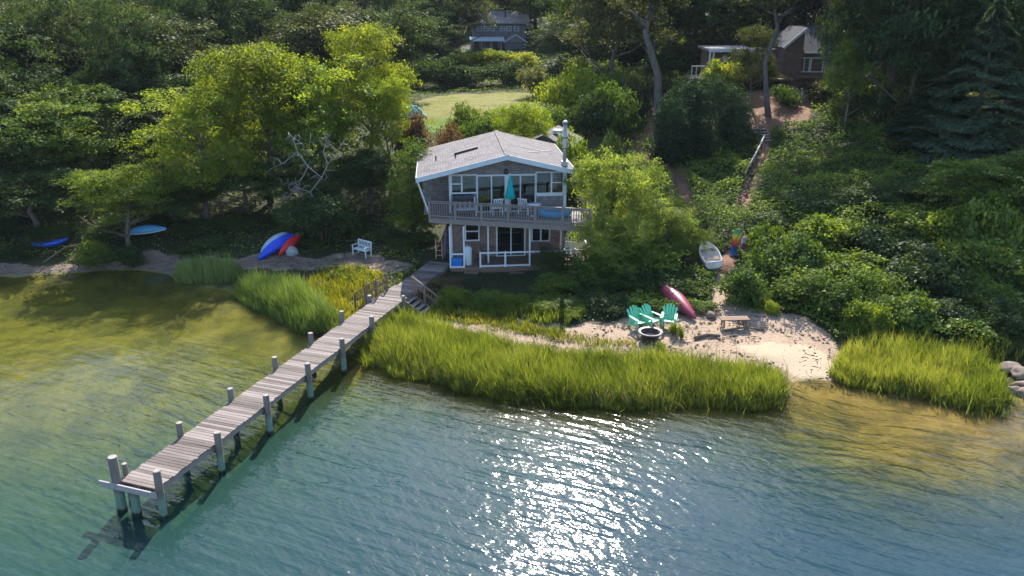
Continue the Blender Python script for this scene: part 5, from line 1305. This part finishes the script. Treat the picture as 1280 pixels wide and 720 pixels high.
# white rowing boat, right way up, transom towards the beach
bp_, bq = kp(891, 345, .42), kp(878, 325, .8)
d = bq - bp_; Lb = 2.25; yaw = math.atan2(-d.x, d.y)
rb = empty('rowing_boat', 'dirty white open rowing boat pulled up at the edge of the path', 'boat', (bp_ + bq) / 2 - Vector((0, 0, .05)), yaw)
rb.rotation_euler = (R(14), R(-6), yaw)
def shell(off, z0, nm, mt, flipf=False):
    V = []; n = 16; m = 9
    for i in range(n + 1):
        t = i / n; q = (1 - max(0, (t - .35) / .65) ** 2.2) * (.86 + .14 * min(1, t / .35))
        hw = max(.03, .54 * q - off); zb = .03 + .28 * max(0, t - .55) ** 1.5 * 2 + z0; ht = .48 + .12 * t ** 2
        for k in range(m):
            s_ = -1 + 2 * k / (m - 1); a = abs(s_)
            V.append((hw * math.copysign(min(1, a * 1.35) ** .9, s_), (t - .5) * (Lb - 2 * off), zb + (ht - zb) * max(0, (a - .45) / .55) ** 1.3))
    F = [(i * m + k, i * m + k + 1, (i + 1) * m + k + 1, (i + 1) * m + k) for i in range(n) for k in range(m - 1)]
    if not flipf: F = [f[::-1] for f in F]
    mb = MB().add(V, F, True)
    mb.add([V[k] for k in range(m)], [tuple(range(m))]); return mb.build(nm, mt, rb), V, m
wh = plain('dirty_white_paint', (.74, .71, .66), .6, .3, 2.5, .3, c2=(.55, .50, .44))
_, V, m = shell(0, 0, 'hull', wh); shell(.035, .03, 'lining', plain('dirty_lining', (.74, .69, .63), .8, .3, 1.6, .2, c2=(.5, .43, .36)), True)
mb = MB(); rim = [V[i * m] for i in range(17)] + [V[i * m + m - 1] for i in range(16, -1, -1)]; mb.tube(rim, .03, 6, True); mb.tube([V[0], V[m - 1]], .03, 6); mb.build('gunwale', white, rb)
for y in (-.55, .35): MB().box(-.47, .47, y - .13, y + .13, .33, .37).build('thwart', plain('old_thwart', (.26, .19, .14), .8, .4, 5), rb)

# green slatted beach chairs
mint = plain('green_plastic', (.14, .54, .32), .45, .1, 3, .4)
def adirondack(label, p, rz):
    o = empty('beach_chair', label, 'chair', p, rz, 'green chairs round the fire pit')
    mb = MB()
    for k in range(5): mb.bar((-.27, -.5 + .115 * k, .38 - .028 * k), (.27, -.5 + .115 * k, .38 - .028 * k), .1, .025)
    mb.build('seat', mint, o)
    mb = MB()
    for k in range(5):
        a = (k - 2) * .11; top = 1.02 - .06 * abs(k - 2) ** 1.5
        mb.bar((a * .9, .02, .27), (a * 1.45, .36, top), .092 + .02, .022, (0, 1, 0))
    mb.bar((-.3, .13, .52), (.3, .13, .52), .05, .03); mb.build('backrest', mint, o)
    for sx in (-1, 1):
        MB().bar((sx * .31, -.5, .0), (sx * .31, -.5, .56), .035, .1, (0, 1, 0)).build('leg', mint, o)
        MB().bar((sx * .29, .34, .0), (sx * .29, -.5, .36), .03, .11).build('leg', mint, o)
        MB().bar((sx * .345, -.62, .575), (sx * .325, .2, .575), .13, .025).build('armrest', mint, o)
        MB().bar((sx * .31, .12, .02), (sx * .31, .1, .56), .03, .08, (0, 1, 0)).build('leg', mint, o)
    return o
adirondack('leftmost of the three green slatted chairs, turned towards the fire pit', PG(795, 408), R(26))
adirondack('middle green slatted chair, set a little further back', PG(811, 406), R(34))
adirondack('rightmost green slatted chair, standing apart before the red canoe', PG(836, 406), R(-16))
# fire pit
fp = PG(812.5, 425); fo = empty('fire_pit', 'round dark metal fire pit with a pale rim before the green chairs', 'fire pit', fp)
rust = plain('burnt_steel', (.06, .04, .035), .7, .5, 6, .3)
MB().lathe([(.30, .12), (.46, .3), (.50, .42), (.47, .42), (.42, .3), (.26, .2), (0, .18)], 26).build('bowl', rust, fo)
MB().lathe([(.47, .4), (.60, .43), (.60, .46), (.47, .44)], 26).build('rim', plain('ash_grey_rim', (.25, .22, .21), .6, .3, 5, .3), fo)
for k in range(4): a = k * PI / 2 + .4; MB().bar((.3 * math.cos(a), .3 * math.sin(a), .2), (.4 * math.cos(a), .4 * math.sin(a), -.05), .05, .05).build('leg', rust, fo)
MB().lathe([(0, .22), (.25, .24), (.35, .22)], 12).build('ash', plain('ash', (.04, .038, .036), .95, .6, 12, .05), fo)
def blob(name, label, cat, p, sx, sy, sz, mt, seed, group=None, rz=0):
    o = empty(name, label, cat, p, rz, group)
    bm_ = bmesh.new(); bmesh.ops.create_icosphere(bm_, subdivisions=3, radius=1)
    q = random.Random(seed); ph = [q.uniform(0, 6) for _ in range(6)]
    for v_ in bm_.verts:
        c_ = v_.co; f = 1 + .16 * math.sin(c_.x * 2.6 + ph[0]) + .14 * math.sin(c_.y * 3.1 + ph[1] + c_.z * 2) + .07 * math.sin(c_.z * 6 + ph[2] + c_.x * 4)
        f = min(f, 1.12); v_.co = Vector((c_.x * sx * f, c_.y * sy * f, c_.z * sz * f))
    me = bpy.data.meshes.new('stone'); bm_.to_mesh(me); bm_.free(); me.polygons.foreach_set('use_smooth', [True] * len(me.polygons))
    link('stone', me, mt, o); return o
stone_m = plain('beach_stone', (.19, .15, .12), .9, .35, 4, .15, bump=.03)
pale_m = plain('pale_stone', (.33, .33, .33), .9, .25, 4, .15, bump=.03)
def log(name, label, pts, r, mt, cat='log'):
    c_ = Vector(pts[0]); o = empty(name, label, cat, c_)
    MB().tube([Vector(p) - c_ for p in pts], [r * (1, .9, .8, .6)[min(i, 3)] for i in range(len(pts))], 8).build('wood', mt, o); return o
log('log', 'short whitish log lying at the right foot of the fire pit', [kp(820, 426, .06), kp(826, 421, .12)], .06, pale_m)
for i, (px, py) in enumerate(((800, 424), (806, 430), (815, 431), (822, 428))):
    blob('stone', ['stone left of the fire pit', 'dark stone in front of the fire pit on the left', 'dark stone in front of the fire pit in the middle', 'stone right front of the fire pit'][i], 'stone', kp(px, py, .05), .17, .15, .12, stone_m if i % 3 == 0 else rust, i)
blob('stone', 'grey boulder at the lower end of the red canoe', 'stone', kp(889, 396, .1), .26, .24, .2, stone_m, 11)
blob('stone', 'pale boulder at the right end of the red kayak', 'stone', PZ(366, 315, .85), .42, .3, .36, pale_m, 12)
blob('stone', 'pale flat stone left of the white bench', 'stone', kp(424, 322, .05), .36, .3, .18, stone_m, 13)
for i, (px, py, s_) in enumerate(((1262, 462, .55), (1276, 470, .6), (1280, 484, .5), (1266, 490, .35), (1290, 495, .6))):
    blob('boulder', ['tan boulder behind the right end of the marsh grass', 'larger tan boulder at the right edge of the shore', 'tan boulder below the largest one at the right edge', 'small tan boulder at the waterline on the right', 'tan boulder just past the right edge'][i], 'boulder', kp(px, py, .1), s_, s_ * .7, s_ * .45, stone_m, 20 + i)
def crumple(name, label, cat, p, sx, sy, sz, mt, seed):
    o = empty(name, label, cat, p); n = 26; m = 34; V = []; F = []
    for i in range(n):
        r = i / (n - 1)
        for k in range(m):
            a = 2 * PI * k / m; x, y = r * math.cos(a), r * math.sin(a)
            f = float(fbm(np.array([x * 2.6 + 9]), np.array([y * 2.6 + 5]), seed)[0]); q = 1 + .35 * (float(fbm(np.array([math.cos(a) * 2 + 7]), np.array([math.sin(a) * 2 + 4]), seed + 3)[0]) - .47)
            V.append((x * sx * q, y * sy * q, sz * ((1 - r ** 2.2) * (.35 + 1.3 * f) + .12 * math.sin(9 * a + 5 * r) * r * (1 - r) * 2)))
    for i in range(n - 1):
        for k in range(m): F.append((i * m + k, i * m + (k + 1) % m, (i + 1) * m + (k + 1) % m, (i + 1) * m + k))
    MB().add(V, F, True).build('sheet', mt, o); return o
# bench on the beach
bp2 = PG(917, 408); be = empty('beach_bench', 'low weathered plank bench on the beach at the foot of the path', 'bench', bp2, R(3))
mb = MB()
for y in (-.15, .02, .19): mb.box(-.72, .72, y - .08, y + .08, .40, .445)
mb.build('seat', brownwood, be)
for sx in (-.55, .55):
    MB().bar((sx, -.2, 0), (sx * .97, -.1, .4), .06, .1, (0, 1, 0)).bar((sx, .24, 0), (sx * .97, .14, .4), .06, .1, (0, 1, 0)).box(sx - .03, sx + .03, -.2, .24, .3, .4).build('leg', brownwood, be)
# white garden bench on the left bank
gb_ = empty('garden_bench', 'white painted garden bench in the shade on the left bank', 'bench', PG(455, 319), R(-38))
mb = MB()
for k in range(4): mb.box(-.6, .6, -.4 + .11 * k, -.31 + .11 * k, .41, .44)
mb.build('seat', fascia_m, gb_)
mb = MB()
for k in range(9): x = -.54 + .135 * k; mb.bar((x, .04, .45), (x, .13, .88), .05, .02, (0, 1, 0))
mb.bar((-.62, .14, .9), (.62, .14, .9), .04, .08); mb.bar((-.6, .07, .58), (.6, .07, .58), .03, .05); mb.build('backrest', fascia_m, gb_)
for sx in (-.58, .58):
    MB().box(sx - .03, sx + .03, -.4, -.34, 0, .64).build('leg', fascia_m, gb_); MB().bar((sx, .06, 0), (sx, .14, .9), .06, .06).build('leg', fascia_m, gb_)
    MB().box(sx - .04, sx + .04, -.45, .1, .64, .67).build('armrest', fascia_m, gb_)
# boards and post by the path
pp = PG(924, 316)
po = empty('post', 'thin grey post with bodyboards leaning on it beside the path', 'post', pp); 
MB().tube([(0, 0, -.3), (.12, .05, 1.9)], [.04, .03], 7).build('shaft', deckwood, po); MB().lathe([(0, 0), (.045, 0), (.045, .04), (0, .05)], 8, (.12, .05, 1.9)).build('cap', pale_m, po)
def board_mat(name, stops):
    m, n = new_mat(name); tc = N(n, 'TexCoord'); sp = N(n, 'SeparateXYZ'); L(n, tc.outputs['Generated'], sp.inputs[0])
    ns = N(n, 'TexNoise', Scale=3.0, Detail=3.0); L(n, tc.outputs['Generated'], ns.inputs['Vector'])
    t = math_(n, 'ADD', sp.outputs[2], math_(n, 'MULTIPLY', math_(n, 'SUBTRACT', ns.outputs[0], .5), .3))
    return finish(m, n, ramp(n, stops, t).outputs[0], .4, spec=.4)
def bodyboard(label, px, py, z, w_, h, tilt, mt):
    c_ = PD(px, py, pp.y - .25); o = empty('bodyboard', label, 'bodyboard', c_)
    o.rotation_euler = (R(-14), R(tilt), R(8))
    out = [(math.copysign(w_ / 2 * (abs(math.cos(a)) ** .5), math.cos(a)), math.copysign(h / 2 * abs(math.sin(a)) ** .7, math.sin(a))) for a in np.linspace(0, 2 * PI, 28, endpoint=False)]
    n = len(out); V = [(x, y0, z_) for y0, k in ((-.035, .93), (0, 1), (.035, .93)) for x, z_ in [(a * k, b * k) for a, b in out]]
    F = [tuple(range(n))[::-1], tuple(range(2 * n, 3 * n))] + [(j * n + i, j * n + (i + 1) % n, (j + 1) * n + (i + 1) % n, (j + 1) * n + i) for j in range(2) for i in range(n)]
    MB().add(V, F).build('deck', mt, o)
    MB().tube([(0, -.06, h * .3), (.05, -.1, h * .1), (-.04, -.09, -.1)], .012, 5).build('leash', darkm, o); return o
bodyboard('bodyboard with green, yellow and red bands leaning on the post', 920.5, 297, 1, .5, 1.0, 14, board_mat('rainbow_foam', [(.05, (.55, .03, .03)), (.3, (.6, .12, .03)), (.45, (.7, .4, .05)), (.6, (.62, .5, .05)), (.75, (.1, .35, .08)), (1, (.02, .2, .08))]))
bodyboard('pink and white bodyboard right of the banded one', 930, 304, 1, .38, .75, 6, board_mat('pink_foam', [(0, (.5, .05, .16)), (.4, (.62, .12, .28)), (.6, (.75, .62, .66)), (1, (.55, .25, .4))]))
bodyboard('blue bodyboard standing below the banded one', 917, 314, 1, .42, .75, 24, board_mat('blue_foam', [(0, (.35, .45, .6)), (.4, (.05, .16, .45)), (1, (.02, .08, .3))]))
# steps and handrail on the bluff
sp_ = PG(957, 178); se = empty('wooden_steps', 'short flight of grey wooden steps set into the bluff path', 'steps', sp_, R(4))
mb = MB(); t5 = PG(957, 166); rise = (t5.z - sp_.z + .35) / 5; run = max(.25, (t5.y - sp_.y) / 5)
for k in range(5): mb.box(-.55, .55, run * k, run * k + .3, rise * (k + 1) - .06, rise * (k + 1))
mb.build('tread', deckwood, se)
mb = MB()
for k in range(5): mb.box(-.55, .55, run * k + .3, run * k + .33, rise * k - .1, rise * (k + 1) - .065)
mb.build('riser', brownwood, se)
MB().bar((-.6, -.1, 0), (-.6, run * 5 + .2, rise * 5), .08, .3).bar((.6, -.1, 0), (.6, run * 5 + .2, rise * 5), .08, .3).build('stringer', brownwood, se)
ha, hb = kp(930, 229, .75), kp(954, 184, .9); ho = empty('handrail', 'pale sloping handrail pole along the bluff path below the steps', 'handrail', ha)
MB().tube([(0, 0, 0), (hb - ha) * .5 + Vector((.04, 0, -.03)), hb - ha], [.065, .06, .055], 8).build('rail', plain('pale_pole', (.36, .33, .31), .7, .15, 6), ho)
for t in (.05, .5, .95): q = (hb - ha) * t; MB().bar(q + Vector((0, 0, -1.0)), q, .09, .09).build('post', deckwood, ho)
# tarp heap by the lawn, driftwood in the water, stick on the bare slope
tp2 = crumple('tarp_heap', 'teal tarp heaped over a low pile at the left edge of the lawn', 'tarp', kp(515, 146, .1), 1.3, 1.0, .8, plain('teal_tarp', (.05, .26, .22), .6, .35, 2, .3, c2=(.16, .36, .33)), 40)
log('driftwood', 'grey drift log lying along the beach behind the fire pit', [kp(868, 424, .05), kp(884, 420, .08), kp(900, 421, .05)], .09, brownwood)
log('driftwood', 'thin drift branch in the wrack below the beach bench', [kp(905, 414, .04), kp(930, 411, .07), kp(955, 413, .04)], .06, brownwood)
log('driftwood', 'dark branch hanging along the far left beach', [kp(55, 330, .1), kp(72, 322, .3), kp(84, 318, .5), kp(110, 316, .6)], .05, brownwood)
log('fallen_branch', 'pale forked branch on the bare slope below the brown house', [kp(999, 128, .1), kp(1003, 124, .5), kp(1001, 121, .7)], .12, pale_m)
# leafless brushwood on the house side of the lawn: sapling
plant_at('airy_a', 595, 134, 70, 20, 'young yellow-green sapling on the near side of the lawn', 'tree', 'gold')
# ------------------------------------------------------------------ marsh grass: blade by blade, nobody could count them
def blade_mesh(name, x, y, z, h, wid, lean, tint, curl=.35):
    n = len(x)
    a = rng.uniform(0, 2 * PI, n); u = np.stack([np.cos(a), np.sin(a), np.zeros(n)], 1)
    b = np.stack([x, y, z], 1); ln = lean * h[:, None]
    up = np.array([0, 0, 1.0])
    m1 = b + up * (h * .5)[:, None] + np.c_[ln * .3, np.zeros(n)]
    tp = b + up * (h * (1 - .12 * np.hypot(*lean.T) * 2))[:, None] + np.c_[ln, np.zeros(n)]
    w_ = wid[:, None] * .5
    V = np.stack([b - u * w_ * .8, b + u * w_ * .8, m1 + u * w_, m1 - u * w_, tp], 1).reshape(-1, 3)
    i = np.arange(n) * 5
    q = np.stack([i, i + 1, i + 2, i + 3], 1).ravel(); t = np.stack([i + 3, i + 2, i + 4], 1).ravel()
    me = bpy.data.meshes.new(name)
    me.vertices.add(5 * n); me.vertices.foreach_set('co', V.astype(np.float32).ravel())
    me.loops.add(7 * n); me.loops.foreach_set('vertex_index', np.concatenate([q, t]).astype(np.int32))
    me.polygons.add(2 * n); me.polygons.foreach_set('loop_start', np.concatenate([np.arange(n) * 4, 4 * n + np.arange(n) * 3]).astype(np.int32))
    me.update(); attr(me, 'tint', np.repeat(tint, 5)); return me
GM = {
 'marsh': leaf_mat('marsh_grass', (.07, .105, .016), (.155, .205, .026), (.28, .30, .065), .5, .015),
 'blue': leaf_mat('shore_grass', (.08, .13, .03), (.14, .21, .05), (.25, .3, .11), .45, .03),
 'short': leaf_mat('short_grass', (.10, .13, .012), (.19, .20, .016), (.29, .28, .035), .5, .02),
 'lawn': leaf_mat('yard_grass', (.025, .045, .015), (.045, .075, .022), (.075, .11, .03), .45, .02),
 'straw': leaf_mat('dry_grass', (.20, .17, .09), (.36, .31, .19), (.5, .46, .32), .35, .02),
}
def grass(name, poly, dens, h, mt, wid=.028, hj=.35, jit=.35, wind=(-.12, -.05), leanv=.16, zmin=-.3, taper=0, seed=1, clump=.35):
    P_ = np.array(poly); lo, hi = P_.min(0) - .5, P_.max(0) + .5
    n = int((hi - lo).prod() * dens)
    x = rng.uniform(lo[0], hi[0], n); y = rng.uniform(lo[1], hi[1], n)
    ok = area_mask(x, y, poly, jit, seed); x, y = x[ok], y[ok]; z = H(x, y)
    ok = z > zmin; x, y, z = x[ok], y[ok], z[ok]
    f = fbm(x * .8, y * .8, seed + 7); g2 = fbm(x * 2.6, y * 2.6, seed + 9)
    keep = rng.random(len(x)) < .55 + clump * 2.2 * (g2 - .3)
    x, y, z, f, g2 = x[keep], y[keep], z[keep], f[keep], g2[keep]
    hh = h * (1 + hj * (f - .47) * 2.2) * rng.uniform(.45, 1.25, len(x)) * (.8 + .45 * (g2 - .3))
    if taper:
        d = np.full(len(x), 9.0)
        for (a, b) in zip(poly, poly[1:] + poly[:1]): d = np.minimum(d, near_line(x, y, [a, b]))
        hh *= np.clip(.45 + d / taper, .45, 1)
    ang = (fbm(x * .45, y * .45, seed + 3) - .47) * 2.5
    lean = np.stack([wind[0] + ang * .22 + rng.normal(0, leanv, len(x)), wind[1] + (g2 - .47) * .5 + rng.normal(0, leanv, len(x))], 1)
    lean = np.clip(lean, -.75, .75); hh = np.clip(hh, .03, h * 1.5)
    tint = np.clip(.5 + (fbm(x * .5, y * .5, seed + 5) - .47) * 1.1 + (fbm(x * 2.5, y * 2.5, seed + 15) - .47) * .7 + rng.normal(0, .16, len(x)), 0, 1)
    o = link(name, blade_mesh(name, x, y, z - .05, hh, wid * rng.uniform(.7, 1.3, len(x)), lean, tint), GM[mt]); o['kind'] = 'stuff'
    return o
gp = lambda pts, z=.1: [tuple(PZ(px, py, z)[:2]) for px, py in pts]
grass('marsh_grass', gp([(452, 436), (468, 456), (500, 468), (545, 480), (620, 498), (700, 508), (780, 512), (872, 510), (975, 511), (986, 494), (978, 474), (925, 468), (860, 462), (800, 458), (740, 456), (660, 448), (600, 434), (560, 424), (530, 414), (508, 408), (484, 414)], 0), 620, 1.15, 'marsh', .024, taper=.6, seed=1, jit=.6, leanv=.24, clump=.6)
grass('marsh_grass', gp([(1037, 466), (1060, 481), (1112, 490), (1160, 501), (1222, 516), (1258, 514), (1262, 496), (1252, 476), (1200, 456), (1150, 446), (1090, 444), (1050, 448)], 0), 620, 1.12, 'marsh', .024, taper=.6, seed=2, jit=.6, leanv=.24, clump=.6)
grass('dry_grass', gp([(456, 434), (500, 466), (620, 496), (780, 510), (975, 508), (984, 494), (978, 474), (860, 462), (740, 456), (660, 448), (600, 434), (530, 414), (490, 412)], 0), 55, 1.0, 'straw', .024, seed=21, leanv=.5, jit=.3)
grass('marsh_grass', gp([(452, 436), (500, 466), (620, 496), (780, 512), (978, 510), (986, 494), (978, 474), (860, 462), (740, 456), (660, 448), (600, 434), (530, 414), (484, 414)], 0), 40, 1.5, 'marsh', .024, seed=22, leanv=.55, jit=1.0)
grass('marsh_grass', gp([(1035, 466), (1112, 490), (1222, 516), (1260, 514), (1262, 496), (1200, 456), (1090, 444), (1046, 448)], 0), 40, 1.45, 'marsh', .024, seed=23, leanv=.55, jit=1.0)
grass('marsh_grass', gp([(446, 436), (466, 464), (545, 488), (620, 505), (780, 519), (984, 517), (992, 492), (980, 500), (780, 508), (620, 494), (545, 478), (470, 452)], 0), 34, .75, 'marsh', .024, seed=24, leanv=.4, jit=1.0, zmin=-.6)
grass('marsh_grass', gp([(1030, 466), (1060, 486), (1112, 496), (1222, 523), (1264, 520), (1258, 510), (1112, 486), (1050, 470)], 0), 34, .7, 'marsh', .024, seed=25, leanv=.4, jit=1.0, zmin=-.6)
grass('shore_grass', gp([(216, 354), (300, 354), (304, 342), (260, 336), (222, 338)], .1), 330, 1.3, 'blue', .028, seed=3, taper=.8)
grass('shore_grass', gp([(294, 370), (332, 392), (378, 416), (424, 417), (430, 404), (414, 388), (380, 366), (330, 356), (300, 356)], .1), 380, 1.6, 'blue', .028, seed=4, taper=1)
grass('short_grass', gp([(420, 400), (448, 390), (472, 374), (482, 352), (452, 340), (400, 342), (380, 352), (405, 372)], .4), 260, .5, 'short', .035, seed=5, hj=.6)
grass('short_grass', gp([(532, 398), (600, 408), (690, 424), (745, 432), (800, 434), (798, 428), (740, 422), (690, 414), (640, 402), (560, 390), (536, 390)], .35), 330, .38, 'short', .03, seed=6)
grass('short_grass', gp([(540, 390), (600, 396), (660, 404), (702, 404), (726, 392), (700, 380), (640, 372), (590, 372), (548, 378)], .5), 330, .5, 'marsh', .03, seed=7, hj=.6, jit=1.3)
grass('short_grass', gp([(800, 436), (850, 446), (850, 452), (780, 446), (740, 440), (770, 436)], .3), 200, .3, 'short', .03, seed=8)
grass('short_grass', gp([(1180, 452), (1240, 470), (1256, 452), (1240, 424), (1190, 432)], .4), 240, .55, 'marsh', .034, seed=9)
grass('dry_grass', gp([(516, 404), (560, 412), (640, 428), (740, 440), (830, 448), (975, 470), (978, 476), (850, 458), (740, 448), (640, 440), (560, 424), (520, 412)], .2), 300, .22, 'straw', .03, seed=10, leanv=.6, wind=(.5, -.2))
grass('yard_grass', YARD, 200, .16, 'lawn', .035, seed=11)
grass('yard_grass', LAWNG, 90, .14, 'short', .05, seed=12)
grass('lawn_grass', LAWN, 70, .10, 'marsh', .05, seed=13)
grass('shore_grass', gp([(470, 372), (500, 348), (530, 338), (548, 340), (520, 366), (500, 390)], .6), 150, .4, 'lawn', .035, seed=14)
grass('shore_grass', gp([(1236, 446), (1290, 452), (1290, 416), (1240, 412)], .6), 150, .8, 'lawn', .04, seed=15)

# pebbles, shells and bits of drift strewn over the sand: nobody could count them
def strew(name, polys, n, smin, smax, mt, long=1.0, flat=.6):
    xs, ys = [], []
    for poly in polys:
        P_ = np.array(poly); lo, hi = P_.min(0), P_.max(0); m_ = n // len(polys)
        x = rng.uniform(lo[0], hi[0], m_); y = rng.uniform(lo[1], hi[1], m_); ok = area_mask(x, y, poly, .5); xs.append(x[ok]); ys.append(y[ok])
    x = np.concatenate(xs); y = np.concatenate(ys)
    kp_ = rng.random(len(x)) < np.clip((fbm(x * .7, y * 1.6, 71) - .3) * 3, .05, 1); x, y = x[kp_], y[kp_]; z = H(x, y); n = len(x)
    O = np.array([(1, 0, 0), (-1, 0, 0), (0, 1, 0), (0, -1, 0), (0, 0, 1), (0, 0, -1)], float)
    a = rng.uniform(0, PI, n); s = rng.uniform(smin, smax, n)
    L_ = O[None] * np.stack([s * long, s * rng.uniform(.6, 1, n), s * flat], 1)[:, None, :]
    ca, sa = np.cos(a)[:, None], np.sin(a)[:, None]
    V = np.stack([L_[..., 0] * ca - L_[..., 1] * sa + x[:, None], L_[..., 0] * sa + L_[..., 1] * ca + y[:, None], L_[..., 2] + z[:, None] + .03], -1).reshape(-1, 3)
    T_ = np.array([(0, 2, 4), (2, 1, 4), (1, 3, 4), (3, 0, 4), (2, 0, 5), (1, 2, 5), (3, 1, 5), (0, 3, 5)])
    F = (np.arange(n)[:, None, None] * 6 + T_[None]).reshape(-1)
    me = bpy.data.meshes.new(name); me.vertices.add(len(V)); me.vertices.foreach_set('co', V.astype(np.float32).ravel())
    me.loops.add(len(F)); me.loops.foreach_set('vertex_index', F.astype(np.int32)); me.polygons.add(len(F) // 3); me.polygons.foreach_set('loop_start', np.arange(0, len(F), 3, dtype=np.int32)); me.update()
    o = link(name, me, mt); o['kind'] = 'stuff'
strew('pebble', [SAND, BANK], 5200, .025, .10, stone_m)
strew('shell', [SAND, WRACK], 1500, .02, .05, plain('shell', (.5, .47, .43), .7, .2, 9, .2))
strew('drift_twig', [SAND, BANK, WRACK], 1700, .02, .035, plain('drift_twig', (.075, .055, .042), .9, .4, 9, .1), 9.0, .8)
# ------------------------------------------------------------------ the air
def haze(density=.0006):
    m, n = new_mat('haze')
    v = N(n, 'VolumePrincipled'); v.inputs['Color'].default_value = (.74, .85, 1, 1); v.inputs['Density'].default_value = density; v.inputs['Anisotropy'].default_value = .0
    o = N(n, 'OutputMaterial'); L(n, v.outputs[0], o.inputs['Volume'])
    b = MB().box(-930, 930, -530, 1530, -9, 46).build('haze', m); b['kind'] = 'stuff'
haze(.0001)
